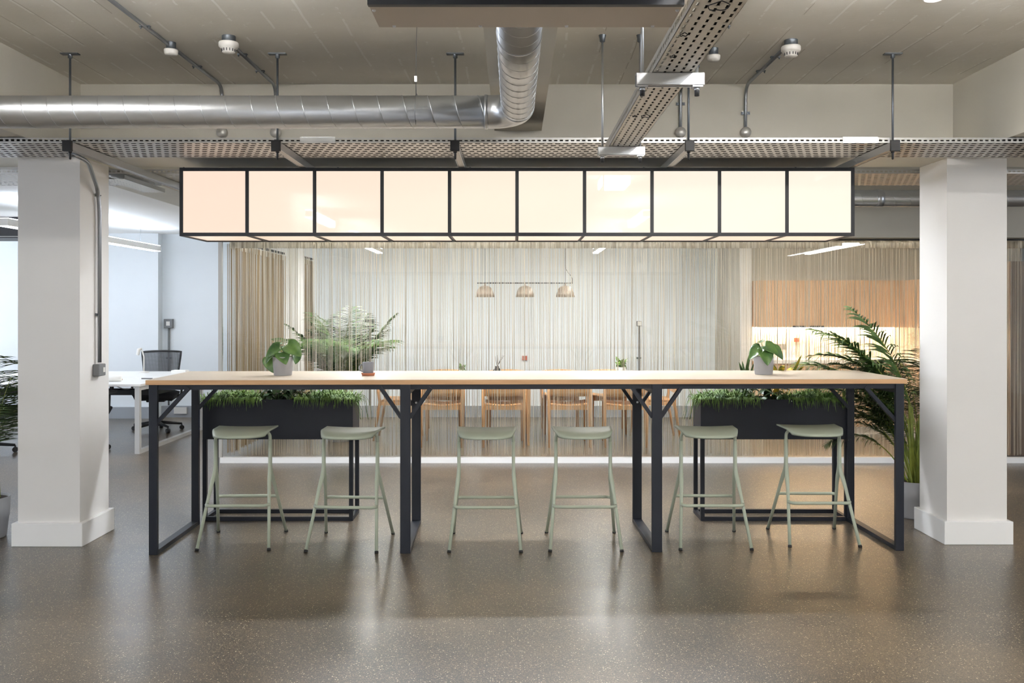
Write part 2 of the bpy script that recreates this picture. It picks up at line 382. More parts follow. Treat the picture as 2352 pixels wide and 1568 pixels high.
# ---------------------------------------------------------------- diagonal (along Y) cable run and its two hangers
t_ = thing('cable_run', 'narrow slotted steel cable tray running towards the viewer from the long tray', 'cable tray', (.505, 1.2, 2.386))
B(0, .15, 0, 3.72, 0, .0015).build('tray_bed', 'run_base', t_)
B(0, .0015, 0, 3.72, 0, .05).build('side_lip', 'run_lip', t_); B(.1485, .15, 0, 3.72, 0, .05).build('side_lip', 'run_lip', t_)
for k in range(10):
    rr = random.Random(k + 9); xx = .5145 + k * .0142; r = .0062; mb = MB(); mb.tube([(xx + rr.uniform(-.0006, .0006), 1.25 + i * .26, 2.3885 + r) for i in range(15)], r, 6)
    tag(mb.build('cable', 'cable_black' if k > 1 else 'white_plastic'), ('dark' if k > 1 else 'pale grey') + ' cable lying in the tray that runs towards the viewer', 'cable', 'dark cables in the narrow tray' if k > 1 else 'pale cables in the narrow tray')
def tie(x_, y_, r, lab):
    mb = MB(); mb.tube([(x_ + r * math.cos(a), y_ + r * math.sin(a) * 1.2, 2.38 - .004 * abs(math.sin(a * 2))) for a in [i * PI / 8 for i in range(17)]], .0016, 5)
    tag(mb.build('cable_tie', 'cable_black'), lab, 'cable tie')
tie(.53, 2.78, .012, 'small looped black cable tie hanging under the narrow tray near the black-edged box')
tie(.54, 3.02, .011, 'small looped black cable tie under the narrow tray between box and near hanger')
tie(.58, 2.52, .03, 'large black cable tie loop under the narrow tray at the top of the photo')
tie(.535, 3.95, .009, 'tiny black cable tie under the narrow tray beyond the near hanger')
tie(.585, 3.95, .02, 'wide flat black cable tie under the narrow tray beyond the near hanger')
h1 = thing('tray_hanger', 'bright zinc trapeze hanger of the narrow tray, nearer one below the ceiling box', 'tray hanger', (.571, 3.27, 2.34), group='zinc hangers of the narrow tray')
mb = MB(); mb.box(-.124, .124, -.02, -.017, 0, .045); mb.box(-.124, .124, .017, .02, 0, .045); mb.box(-.124, .124, -.02, .02, .0425, .045); mb.box(-.124, .124, -.02, -.008, 0, .003); mb.box(-.124, .124, .008, .02, 0, .003); mb.build('strut', 'bright_zinc', h1, bevel=.001)
for sx in (-.1, .1):
    rod(MB(), sx, 0, -.035, ZC - 2.34, .006).build('rod', 'galvanised', h1)
    mb = MB(); mb.box(sx - .018, sx + .018, -.018, .018, -.005, 0); mb.lathe([(0, -.016), (.011, -.016), (.011, -.005), (0, -.005)], 6, Tr(sx, 0, 0)); mb.build('washer_nut', 'galvanised', h1)
    mb = MB(); mb.lathe([(0, -.036), (.009, -.036), (.009, -.016)], 8, Tr(sx, 0, 0)); mb.build('end_cap', 'black_plastic', h1)
    mb = MB(); mb.lathe([(0, -.04), (.014, -.036), (.016, -.018), (.02, 0)], 8, Tr(sx, 0, ZC - 2.34)); mb.build('anchor', 'dark_steel', h1)
dup(h1, (.571, 4.74, 2.34), 0, 'bright zinc trapeze hanger of the narrow tray, farther one by the long tray')

# ---------------------------------------------------------------- ducts
def spiral(mb, p0, axis, L, r, pitch, k=.0025):
    n = int(L / pitch * 20); pts = []
    for i in range(n + 1):
        a = 2 * PI * i / 20; s_ = L * i / n
        pts.append((p0[0] + s_, p0[1] + r * math.cos(a), p0[2] + r * math.sin(a)) if axis == 0 else (p0[0] + r * math.cos(a), p0[1] + s_, p0[2] + r * math.sin(a)))
    mb.tube(pts, k, 4, cap=False)
DR = .083; DZ = 2.545; DY = 4.62
t_ = thing('ventilation_duct', 'round galvanised spiral duct running along the ceiling and turning towards the viewer', 'duct', (0, 0, DZ))
mb = MB(); mb.tube([(-9.2, DY, 0), (-.14, DY, 0)], DR, 40); spiral(mb, (-9.2, DY, 0), 0, 9.06, DR, .13); mb.build('duct_pipe', 'galvanised', t_)
mb = MB(); pts = [(-.14, DY, 0), (-.125, DY, 0)] + [(-.125 + .145 * math.sin(a), DY - .145 + .145 * math.cos(a), 0) for a in [PI / 2 * i / 10 for i in range(1, 11)]] + [(.02, DY - .16, 0)]
mb.tube(pts, DR + .002, 40); mb.tube([(-.15, DY, 0), (-.135, DY, 0)], DR + .005, 40); mb.build('elbow', 'galvanised', t_)
mb = MB(); mb.tube([(.02, DY - .16, 0), (.02, 2.785, 0)], DR, 40); spiral(mb, (.02, 2.785, 0), 1, DY - .16 - 2.785, DR, .11); mb.tube([(.02, 3.3, 0), (.02, 3.31, 0)], DR + .003, 40); mb.build('duct_pipe', 'galvanised', t_)
t_ = thing('ventilation_duct', 'round spiral duct in front of the grey bulkhead, right of the light box', 'duct', (0, 8.35, 2.565))
mb = MB(); mb.tube([(1.5, 0, 0), (9.1, 0, 0)], .078, 32); spiral(mb, (1.5, 0, 0), 0, 7.6, .078, .15); mb.build('duct_pipe', 'galvanised', t_)
mb = MB(); mb.tube([(3.38, 0, 0), (3.44, 0, 0)], .083, 32); mb.build('coupling', 'galvanised', t_)
# ceiling fan coil box
t_ = thing('fan_coil_unit', 'flat grey metal air handling box with black edge at the top centre', 'air unit', (.035, 2.0, 2.4))
B(-.455, .455, .58, .78, 0, .3).build('casing', 'ac_grey', t_, bevel=.002)
B(-.455, .455, -.3, .58, .06, .36).build('black_filter_section', 'black_plastic', t_)
B(-.455, .455, .56, .58, -.004, .06).build('front_flange', 'frame_black', t_)
for sx in (-.44, -.15, .14, .43):
    MB().lathe([(.0, -.004), (.004, -.004), (.006, 0)], 10, Tr(sx * .92, .765, 0)).build('screw', 'bright_zinc', t_)
for sx in (-.445, .445): MB().lathe([(.0, -.004), (.004, -.004), (.006, 0)], 10, Tr(sx, .62, 0)).build('screw', 'bright_zinc', t_)

# ---------------------------------------------------------------- conduits, detectors on the ceiling
def conduit(label, pts, clips, r=.0105, boxes=(), group=None, rad=.09):
    t_ = thing('steel_conduit', label, 'conduit', pts[0], group=group); o = Vector(pts[0])
    MB().tube([Vector(p) - o for p in fillet(pts, rad)], r, 10).build('pipe', 'galv_conduit', t_)
    for c, nrm in clips:
        c = Vector(c) - o; mb = MB(); n_ = Vector(nrm)
        s1 = Vector((1, 0, 0)) if abs(n_.x) < .5 else Vector((0, 1, 0))
        mb.bar(c - s1 * .028 + n_ * .0, c + s1 * .028, .018, .006, up=n_)
        for q in (-.022, .022): mb.tube([c + s1 * q, c + s1 * q - n_ * .012], .004, 6)
        mb.build('saddle_clip', 'dark_steel', t_)
    for c, nrm in boxes:
        c = Vector(c) - o; mb = MB(); R_ = Vector((0, 0, 1)).rotation_difference(Vector(nrm)).to_matrix().to_4x4()
        mb.lathe([(.034, 0), (.034, .03), (.032, .036), (0, .036)], 20, Matrix.Translation(c) @ R_); mb.build('junction_box', 'face_silver', t_)
    return t_
zc = ZC - .014; yb = 5.756
G = 'steel conduits from ceiling to beam'
def beam_conduit(label, x_, y_start, box=True):
    return conduit(label, [(x_, y_start, zc), (x_, yb, zc), (x_, yb, 2.512)], [((x_, 4.55, zc), (0, 0, 1)), ((x_, 5.3, zc), (0, 0, 1)), ((x_, yb, 2.85), (0, 1, 0))] if y_start < 4.5 else [((x_, y_start + .2, zc), (0, 0, 1)), ((x_, 5.4, zc), (0, 0, 1)), ((x_, yb, 2.79), (0, 1, 0))],
                   boxes=[((x_, 5.77, 2.665), (0, -1, 0))], group=G)
beam_conduit('long steel conduit across the ceiling at the left, passing the plain round sounder', -1.88, 2.5)
beam_conduit('short steel conduit from the left smoke detector down behind the duct', -1.535, 4.85)
beam_conduit('steel conduit behind the narrow cable tray, ending at a round box', 1.075, 2.5)
beam_conduit('short steel conduit from the right smoke detector down to a round box', 1.495, 4.9)
def detector(label, x_, y_):
    t_ = thing('smoke_detector', label, 'smoke detector', (x_, y_, ZC), group='smoke detectors')
    MB().lathe([(.036, 0), (.036, -.035), (.02, -.036)], 24).build('base', 'dark_steel', t_)
    MB().lathe([(.02, -.034), (.05, -.034), (.052, -.04), (.052, -.055), (.046, -.064), (.036, -.068), (.034, -.086), (.026, -.092), (0, -.094)], 32).build('housing', 'white_plastic', t_)
    mb = MB()
    for k in range(14):
        a = 2 * PI * k / 14; mb.box(-.002, .002, .0345, .037, -.084, -.07, Tr(0, 0, 0, 0, 0, a))
    mb.build('vents', 'black_plastic', t_)
detector('white slotted smoke detector on the ceiling at the left, above the duct', -1.52, 4.76)
detector('white slotted smoke detector on the ceiling right of the narrow tray', 1.5, 4.83)
def sounder(label, x_, y_):
    t_ = thing('ceiling_sounder', label, 'sounder', (x_, y_, ZC), group='ceiling sounders')
    MB().lathe([(.026, 0), (.026, -.04), (.02, -.041)], 20).build('base', 'dark_steel', t_)
    MB().lathe([(.02, -.04), (.036, -.04), (.037, -.046), (.035, -.062), (.03, -.07), (0, -.072)], 28).build('dome', 'white_plastic', t_)
sounder('plain round white sounder on the left conduit across the ceiling', -1.88 + .01, 4.87); sounder('plain round white sounder peeping out behind the narrow cable tray', 1.115, 4.98)
# gripple wire
t_ = thing('wire_hanger', 'thin steel wire loop hanging the duct below the ceiling, with small clasp', 'wire hanger', (-.5, 4.6, ZC))
mb = MB(); mb.tube([(0, 0, 0), (-.005, .0, -.27)], .0012, 5); mb.tube([(-.005, 0, -.27)] + [(0 + .02 * math.sin(a * .0), -.09 * math.sin(a), -.435 - .09 * math.cos(a)) for a in [i * PI / 6 for i in range(1, 12)]] + [(-.005, 0, -.27)], .0012, 5); mb.build('wire', 'dark_steel', t_)
MB().box(-.012, .002, -.006, .006, -.285, -.255).build('clasp', 'bright_zinc', t_)
# conduit on the left column
t_ = conduit('steel conduit down the side of the left column to a grey socket box', [(-2.6, 5.24, 2.44), (-2.6, 5.45, 2.43), (-2.775, 5.95, 2.33), (-2.775, 5.98, 2.2), (-2.775, 5.98, 1.17)], [((-2.787, 5.98, 2.29), (-1, 0, 0)), ((-2.787, 5.98, 1.49), (-1, 0, 0))], r=.0125, rad=.12)
B(-.045 + .0, .0, -.05, .05, -.04, .04).build('socket_box', 'grey_box', t_, bevel=.006, loc=(-2.755 + 2.6, 5.98 - 5.24, 1.12 - 2.44))
B(-.001, .003, -.013, .013, -.016, .016).build('switch_plate', 'white_plastic', t_, loc=(-2.755 + 2.6, 6.0 - 5.24, 1.12 - 2.44))

# ---------------------------------------------------------------- light box
t_ = thing('light_box', 'long black framed light box with ten glowing cream panels above the table', 'light box', (.021, 5.7, 1.993))
LX = 2.156; LH = .437; LD = .48; fw = .022
fr_ = MB()
for yy in (0, LD):
    for zz in (0, LH): fr_.box(-LX, LX, yy - fw / 2, yy + fw / 2, zz - fw / 2 + fw / 2, zz + fw)
step = 2 * LX / 10
fr_ = MB()
for yy in (.0, LD):
    for zz in (0, LH - fw): fr_.box(-LX, LX, yy, yy + fw, zz, zz + fw)
for k in range(11):
    x_ = -LX + k * step; a = x_ - (fw / 2 if 0 < k < 10 else (0 if k == 0 else fw))
    for yy in (0, LD): fr_.box(a, a + fw, yy, yy + fw, fw, LH - fw)
    fr_.box(a, a + fw * .7, fw, LD, 0, fw); fr_.box(a, a + fw, fw, LD, LH - fw, LH)
fr_.build('frame', 'frame_black', t_)
for k in range(10):
    a = -LX + k * step; e = fw * .45
    for yy in (.006, LD + .01): B(a + e, a + step - e, yy, yy + .005, fw * .8, LH - fw * .8).build('panel', 'opal_panel_%d' % min(4, (k + 1) // 2), t_)
    B(a + e, a + step - e, fw * .8, LD + .002, .008, .012).build('base_panel', 'opal_base', t_)
for s_ in (-1, 1): B(s_ * LX - .008 * (s_ + 1) + .004, s_ * LX - .008 * (s_ + 1) + .009, fw, LD, fw, LH - fw).build('end_panel', 'opal_panel_1', t_)
B(-LX + .01, LX - .01, .01, LD, LH - .012, LH - .002).build('top_cover', 'frame_black', t_)

# ---------------------------------------------------------------- bar table
TR = math.atan((5.665 - 5.564) / 4.735)
t_ = thing('bar_table', 'long high bar table with pale wood top and dark steel frame legs', 'table', (.1, 5.615, 0), TR)
TD = .75; zt = 1.086
mb = MB(); mb.box(-2.385, 2.385, -.03, TD + .03, zt - .002, zt); mb.build('laminate', 'table_laminate', t_)
B(-2.385, 2.385, -.03, TD + .03, zt - .03, zt - .002).build('tabletop', 'table_edge', t_)
mb = MB()
for yy in (-.012, TD - .028): mb.box(-2.36, 2.36, yy, yy + .04, zt - .062, zt - .03)
for x_ in (-2.34, 2.34): mb.box(x_ - .02, x_ + .02, .02, TD - .02, zt - .062, zt - .03)
mb.build('apron_rail', 'navy_steel', t_)
for x_, wd, sides in ((-2.34, .052, (1,)), (-.778, .064, (-1, 1)), (.8, .064, (-1, 1)), (2.34, .052, (-1,))):
    mb = MB(); mb.box(x_ - wd / 2, x_ + wd / 2, -.028, -.0, 0, zt - .031); mb.box(x_ - wd / 2, x_ + wd / 2, TD, TD + .028, 0, zt - .031)
    mb.box(x_ - wd / 2, x_ + wd / 2, 0, TD, 0, .028); mb.box(x_ - wd / 2, x_ + wd / 2, 0, TD, zt - .09, zt - .062)
    fr = mb.build('leg_frame', 'navy_steel', t_, bevel=.002)
    for s_ in sides:
        for yy in (-.005, TD + .005):
            dx, dz = (.19, .21) if len(sides) == 1 else (.125, .185)
            mb = MB(); mb.bar((x_ + s_ * (wd / 2 - .006), yy, zt - .055 - dz), (x_ + s_ * (wd / 2 + dx), yy, zt - .05), .022, .03, up=(0, 1, 0)); mb.build('brace', 'navy_steel', fr)
    if len(sides) == 2:
        for zz in ((.862,) if x_ < 0 else (.862, .915)):
            MB().lathe([(0, .004), (.007, .003), (.008, 0)], 12, Tr(x_ + .0, TD - .001, zz, PI / 2)).build('bolt', 'bolt_silver', fr)

# ---------------------------------------------------------------- stools
def stool():
    t_ = thing('bar_stool', '', 'stool', group='sage green bar stools along the table')
    # seat: D-shaped shell, straight back edge, drooping round front
    W, F_, Bk = .198, -.195, .15; nu, nv = 20, 16
    def top(u, v):
        a = v; s_ = (u * 2 - 1); fy = F_ + .10 * abs(s_) ** 3; y_ = Bk - .012 * s_ * s_ * 0 + (fy - Bk) * a
        x_ = s_ * W * (1 - .05 * a - .10 * max(0, a - .6) ** 2 / .16 * abs(s_) ** 3)
        z_ = .742 - .006 * (1 - s_ * s_) * (1 - a) - .004 * a - .026 * max(0, (a - .66) / .34) ** 2
        return Vector((x_, y_, z_))
    th = lambda u, v: .009 + .006 * math.sin(PI * u)
    mb = MB(); mb.grid(lambda u, v: top(u, v), nu, nv)
    n0 = len(mb.v); mb.grid(lambda u, v: top(u, v) - Vector((0, 0, th(u, v) if v < 1 else .012)), nu, nv)
    mb.f[-nu * nv:] = [f[::-1] for f in mb.f[-nu * nv:]]
    R = nu + 1
    ring = [i for i in range(nu + 1)] + [j * R + nu for j in range(1, nv + 1)] + [nv * R + i for i in range(nu - 1, -1, -1)] + [j * R for j in range(nv - 1, 0, -1)]
    for i in range(len(ring)):
        a, b = ring[i], ring[(i + 1) % len(ring)]; mb.f.append([a, a + n0, b + n0, b]); mb.sm.append(True)
    mb.build('seat', 'sage_plastic', t_, bevel=.0)
    # under-seat bracket arms
    for s_ in (-1, 1):
        mb = MB(); mb.tube(fillet([(s_ * .09, -.02, .716), (s_ * .176, 0, .722), (s_ * .178, .0, .60)], .05), [.008] * 3 + [.0095] * 5 + [.0105], 10) if False else mb.tube(fillet([(s_ * .09, -.02, .718), (s_ * .177, 0, .72), (s_ * .178, .0, .62)], .045), .0105, 10)
        mb.build('seat_bracket', 'sage_plastic', t_)
        # forked side: front and back leg leave the same upright
        for q, foot in ((-1, (s_ * .225, -.235, .008)), (1, (s_ * .23, .24, .008))):
            p = fillet([(s_ * .178, q * .006, .66), (s_ * .178, q * .010, .46), (s_ * .188, q * .07, .37), foot], .09, 8)
            mb = MB(); n_ = len(p); mb.tube(p, [.0105 + .0035 * (1 - abs(2 * i / (n_ - 1) - 1)) for i in range(n_)], 12)
            lg = mb.build('leg', 'sage_plastic', t_)
            d = (Vector(foot) - Vector((s_ * .188, q * .07, .37))).normalized(); f_ = Vector(foot)
            MB().tube([f_ - d * .006, f_ + d * .008], .0125, 12).build('rubber_foot', 'rubber', lg)
    for q in (-1, 1):
        yy = q * .125; x_ = .2
        mb = MB(); p = fillet([(-x_, yy, .268), (-x_ + .02, yy + q * .03, .266), (x_ - .02, yy + q * .03, .266), (x_, yy, .268)], .03, 5)
        mb.tube(p, .0105, 10)
        mb.build('footrest', 'sage_plastic', t_)
    return t_
sp = [(-1.783, 5.876, 2, 'at the far left end of the table'), (-1.066, 5.83, -4, 'second from the left, beside the left middle leg'),
      (-.18, 5.83, 0, 'left one of the two in the middle bay'), (.454, 5.845, 0, 'right one of the two in the middle bay'),
      (1.28, 5.88, 0, 'second from the right, beside the right middle leg'), (1.995, 5.957, 0, 'at the far right end of the table')]
st0 = stool()
for i, (x_, y_, r_, d) in enumerate(sp):
    lab = 'sage green moulded bar stool ' + d
    if i == 0: st0.location = (x_, y_, 0); st0.rotation_euler = (0, 0, math.radians(r_)); st0['label'] = lab
    else: dup(st0, (x_, y_, 0), math.radians(r_), lab)

# ---------------------------------------------------------------- planters
def planter(x0, x1, label):
    y0, dp, zb, ztp = 6.44, .27, .592, .875; b_ = .028
    t_ = thing('planter', label, 'planter', ((x0 + x1) / 2, y0, 0), group='black trough planters on stands'); W = (x1 - x0) / 2
    mb = MB()
    mb.box(-W, W, 0, .006, zb, ztp); mb.box(-W, W, dp - .006, dp, zb, ztp); mb.box(-W, -W + .006, .006, dp - .006, zb, ztp); mb.box(W - .006, W, .006, dp - .006, zb, ztp); mb.box(-W, W, 0, dp, zb - .004, zb)
    mb.build('trough', 'navy_steel', t_, bevel=.001)
    B(-W + .006, W - .006, .006, dp - .006, ztp - .06, ztp - .03).build('soil', 'soil', t_)
    mb = MB()
    for sx in (-W, W - b_):
        for yy in (0, dp - b_): mb.box(sx, sx + b_, yy, yy + b_, 0, zb - .004)
        mb.box(sx, sx + b_, b_, dp - b_, 0, b_)
    for yy in (0, dp - b_): mb.box(-W + b_, W - b_, yy, yy + b_, 0, b_)
    mb.build('stand', 'navy_steel', t_)
planter(-2.246, -1.161, 'black steel trough planter on a frame stand, left of centre behind the table')
planter(1.35, 2.42, 'black steel trough planter on a frame stand, right of centre behind the table')

def blade(mb, p, ang, L, w_, droop, rise, n=5, flat=False):
    """curved thin leaf blade"""
    d = Vector((math.cos(ang), math.sin(ang), 0)); sd = Vector((-d.y, d.x, 0)); vs = []
    for i in range(n + 1):
        u = i / n; q = Vector(p) + d * (L * u * (1 - .25 * u)) + Vector((0, 0, rise * L * u - droop * L * u * u))
        ww = w_ * math.sin(PI * min(1, .12 + u * .86)) ** .8
        vs += [q - sd * ww / 2, q + Vector((0, 0, ww * .22)), q + sd * ww / 2]
    mb.add(vs, [f for i in range(n) for f in ((i * 3, i * 3 + 1, i * 3 + 4, i * 3 + 3), (i * 3 + 1, i * 3 + 2, i * 3 + 5, i * 3 + 4))], True)
def fern(x0, x1, label, seed, out=0):
    r = random.Random(seed); mb = MB(); cx = (x0 + x1) / 2
    for k in range(1700):
        x_ = r.uniform(x0, x1); y_ = r.uniform(6.46, 6.69); a = r.uniform(0, 2 * PI); e = min(1, (x_ - x0) * 5, (x1 - x_) * 5) ** .5
        blade(mb, (x_ - cx, y_ - 6.57, .845 + r.uniform(0, .06 * e)), a, r.uniform(.04, .09), r.uniform(.006, .011), r.uniform(.3, 1.5), r.uniform(.4, 1.4), 4)
    for k in range(150):   # trailing over the rim
        x_ = r.uniform(x0, x1); blade(mb, (x_ - cx, 6.455 - 6.57, .885), r.uniform(-2.3, -.9), r.uniform(.03, .07), .005, r.uniform(1.0, 1.9), r.uniform(.4, .9), 5)
    for k in range(9):
        x_ = r.uniform(x0, x1) if out == 0 else ((x1 if out > 0 else x0) + r.uniform(-.05, .03) * 1); 
        pts = [(x_ - cx, -.1, .9)]
        for i in range(7): pts.append((pts[-1][0] + r.uniform(-.01, .012) + out * .012, pts[-1][1] - .004, pts[-1][2] + (.012 - i * .012)))
        mb.tube(pts, .0012, 4)
    o = mb.build('trailing_fern', 'leaf_fern', loc=(cx, 6.57, 0)); tag(o, label, 'plant', 'bushy fine green plants in the planters'); o.data.transform(Matrix.Identity(4)); return o
fern(-2.25, -1.83, 'bushy fine green plant at the left end of the left planter', 1, 0)
fern(-1.58, -1.15, 'bushy fine green plant at the right end of the left planter, with wisps hanging out', 2, 1)
fern(1.34, 1.78, 'bushy fine green plant at the left end of the right planter', 3, -1)
fern(2.0, 2.42, 'bushy fine green plant at the right end of the right planter', 4, 0)
def leafy(cx, label, seed, mt, n, L, w_, rise, spread=.14, name='leafy_plant', z=.85):
    r = random.Random(seed); mb = MB()
    for k in range(n):
        a = r.uniform(0, 2 * PI); p = (r.uniform(-spread, spread), r.uniform(-.07, .07), 0)
        h = r.uniform(.02, .09); mb.tube([p, (p[0] + .02 * math.cos(a), p[1] + .02 * math.sin(a), h)], .002, 4)
        blade(mb, (p[0] + .02 * math.cos(a), p[1] + .02 * math.sin(a), h), a, L * r.uniform(.7, 1.15), w_ * r.uniform(.8, 1.2), r.uniform(.5, 1.3), rise * r.uniform(.5, 1.3), 6)
    return tag(mb.build(name, mt, loc=(cx, 6.57, z)), label, 'plant')
leafy(-1.77, 'dark broad leaved plant in the left planter beside its left fine plant', 11, 'leaf_dark', 26, .11, .05, 1.1, .06)
leafy(-1.66, 'pale striped long leaved plant in the middle of the left planter', 12, 'leaf_dry', 9, .16, .03, .9, .05)
leafy(-1.6, 'low dark leaved plant in the left planter beside its right fine plant', 13, 'leaf_dark', 24, .13, .045, 1.5, .07)
leafy(1.70, 'dark narrow leaved plant in the right planter, left of the potted plant', 14, 'leaf_dark', 24, .19, .022, 2.0, .06)
leafy(1.95, 'yellow and green croton in the right planter showing above the tabletop', 15, 'leaf_croton', 13, .19, .05, 1.75, .06, 'croton', .9)
leafy(1.9, 'broad dark leaved plant in the middle of the right planter', 16, 'leaf_dark', 20, .13, .05, .8, .08)

# ---------------------------------------------------------------- heart-leaved pot plants on the table
def heart(mb, c, yaw, pitch, size, roll=0, fold=.25, curl=.3):
    T = Matrix.Translation(c) @ Euler((0, 0, yaw)).to_matrix().to_4x4() @ Euler((0, pitch, 0)).to_matrix().to_4x4() @ Euler((roll, 0, 0)).to_matrix().to_4x4()
    nv, nu = 12, 8; vs = []
    for j in range(nv + 1):
        v_ = j / nv; hw = .52 * math.sin(PI * min(1, (v_ * .93 + .07)) ** .62) ** .75 if v_ < 1 else 0.0
        for i in range(nu + 1):
            s_ = i / nu * 2 - 1; x_ = v_ - .12 * abs(s_) * (1 - v_) ** 2 * 1.2
            vs.append(Vector((x_ * size, s_ * hw * size, (fold * abs(s_) ** 1.5 * hw - curl * v_ * v_) * size)))
    mb.add(vs, [(j * (nu + 1) + i, j * (nu + 1) + i + 1, (j + 1) * (nu + 1) + i + 1, (j + 1) * (nu + 1) + i) for j in range(nv) for i in range(nu)], True, T)
def potted(x_, y_, label, leaves, k=1):
    t_ = thing('potted_plant', label, 'potted plant', (x_, y_, zt), group='potted plants on the bar table')
    MB().lathe([(0, 0), (.056, 0), (.059, .004), (.0635, .052), (.0645, .0525), (.0675, .12), (.0675, .123), (.064, .123), (.062, .1), (0, .1)], 40).build('pot', 'pot_grey', t_)
    MB().lathe([(0, .104), (.0615, .104)], 24).build('soil', 'soil', t_)
    for (dx, dy, dz, yaw, pitch, size, roll) in leaves:
        mb = MB(); mb.tube([(0, 0, .1), (dx * .5, dy * .5, .1 + (dz - .1) * .7), (dx, dy, dz)], .0022, 6); mb.build('stem', 'leaf_stem', t_)
        mb = MB(); heart(mb, (dx, dy, dz), yaw, pitch, size, roll); mb.build('leaf', 'leaf_pilea', t_, solid=.0008)
R_ = math.radians
potted(-1.54, 5.955, 'heart leaved plant in a pale grey pot on the left half of the table',
       [(-.02, -.01, .185, R_(190), R_(25), .115, R_(-35)), (-.03, .02, .205, R_(150), R_(-20), .06, 0), (.03, -.01, .20, R_(-20), R_(25), .12, R_(40)), (.0, -.03, .155, R_(-60), R_(35), .10, R_(20)),
        (-.085, .0, .115, R_(-60), R_(62), .10, R_(30)), (.085, .01, .135, R_(-70), R_(50), .065, R_(-20)), (.0, .04, .19, R_(80), R_(10), .1, 0), (-.05, -.03, .14, R_(220), R_(30), .08, 0)])
potted(1.69, 6.035, 'heart leaved plant in a pale grey pot on the right half of the table',
       [(-.02, -.01, .18, R_(195), R_(30), .11, R_(-25)), (-.01, .02, .215, R_(120), R_(-5), .06, R_(-20)), (.0, -.02, .195, R_(-35), R_(20), .105, R_(30)), (-.01, -.04, .165, R_(-80), R_(45), .11, 0),
        (.06, .0, .175, R_(-15), R_(35), .10, R_(35)), (.0, .05, .17, R_(75), R_(20), .1, 0)])
t_ = thing('mug', 'grey mug with round handle standing on a terracotta dish', 'mug', (-.967, 5.93, zt + .0085))
MB().lathe([(0, 0), (.031, 0), (.034, .003), (.0385, .078), (.039, .08), (.0365, .08), (.033, .006), (0, .005)], 36).build('cup', 'mug_glaze', t_)
MB().tube([(-.033 + -.024 * math.sin(a) * 1.15, 0, .042 + .024 * math.cos(a)) for a in [i * PI / 10 for i in range(11)]], .0035, 8).build('handle', 'mug_glaze', t_)
o = MB().lathe([(0, 0), (.04, 0), (.046, .016), (.0465, .018), (.043, .018), (.038, .007), (0, .007)], 36).build('dish', 'terracotta', loc=(-.967, 5.93, zt)); tag(o, 'small terracotta dish under the grey mug on the table', 'dish')

# ---------------------------------------------------------------- palms
def palm(name, label, loc, fronds, pot=(.14, .27), potm='pot_grey', seed=5, stems=14, canes_h=.55, group=None):
    r = random.Random(seed); t_ = thing(name, label, 'palm', loc, group=group); pr, ph = pot
    MB().lathe([(0, 0), (pr * .8, 0), (pr * .84, .01), (pr * .93, ph * .5), (pr * .95, ph * .51), (pr, ph), (pr * .96, ph), (pr * .93, ph - .02), (0, ph - .02)], 40).build('pot', potm, t_)
    MB().lathe([(0, ph - .016), (pr * .93, ph - .016)], 24).build('soil', 'soil', t_)
    for (az, L, phi0, theta) in fronds:
        b = Vector((r.uniform(-.5, .5) * pr, r.uniform(-.5, .5) * pr, ph - .02)); d = Vector((math.cos(az), math.sin(az), 0))
        n = 22; pts = []
        q = b.copy()
        for i in range(n + 1):
            pts.append(q.copy()); ph_ = math.radians(phi0 + theta * (i / n) ** 1.7); q += (d * math.sin(ph_) + Vector((0, 0, math.cos(ph_)))) * (L / n)
        mb = MB(); mb.tube(pts, [.006 * (1 - .75 * i / n) for i in range(n + 1)], 6)
        fr_ = mb.build('frond', 'leaf_stem', t_)
        mb = MB(); m_ = 32
        for k in range(m_):
            u = .42 + .58 * k / m_; f = u * n; i = min(n - 1, int(f)); p = pts[i].lerp(pts[i + 1], f - i); tg = (pts[i + 1] - pts[i]).normalized()
            sd = tg.cross(Vector((0, 0, 1))); sd = sd.normalized() if sd.length > .05 else Vector((-d.y, d.x, 0))
            ll = L * .30 * math.sin(PI * min(1, .18 + .8 * (u - .42) / .58)) ** .7 * r.uniform(.85, 1.1)
            for s_ in (-1, 1):
                q = (sd * s_ * 1.0 + tg * .42 + Vector((0, 0, r.uniform(-.05, .3)))).normalized(); vs = []
                nn = 4; wv = q.cross(Vector((0, 0, 1))); wv = (wv.normalized() + Vector((0, 0, .5 * s_))).normalized()
                for j in range(nn + 1):
                    w2 = j / nn; c_ = p + q * ll * w2 + Vector((0, 0, -ll * .3 * w2 * w2)); hw = .0066 * math.sin(PI * (.15 + .83 * w2)) * (L / 1.2 + .2)
                    vs += [c_ - wv * hw, c_ + wv * hw]
                mb.add(vs, [(j * 2, j * 2 + 1, j * 2 + 3, j * 2 + 2) for j in range(nn)], True)
        mb.build('leaflets', 'leaf_palm', fr_)
    mb = MB()
    for k in range(stems):
        a = r.uniform(0, 2 * PI); q = r.uniform(.1, .55) * pr; h = canes_h * r.uniform(.75, 1.1)
        mb.tube([(q * math.cos(a), q * math.sin(a), ph - .02), (q * 1.3 * math.cos(a), q * 1.3 * math.sin(a), ph + h * .5), (q * 2.0 * math.cos(a), q * 2.0 * math.sin(a), ph + h)], [.009, .008, .005], 7)
    mb.build('canes', 'leaf_stem', t_)
    return t_
r = random.Random(3)
def fr_set(n, Lr, lean, droop, seed, az0=0, az1=2 * PI):
    r = random.Random(seed); return [(az0 + (az1 - az0) * (k + r.uniform(0, .7)) / n, r.uniform(*Lr), r.uniform(*lean), r.uniform(*droop)) for k in range(n)]
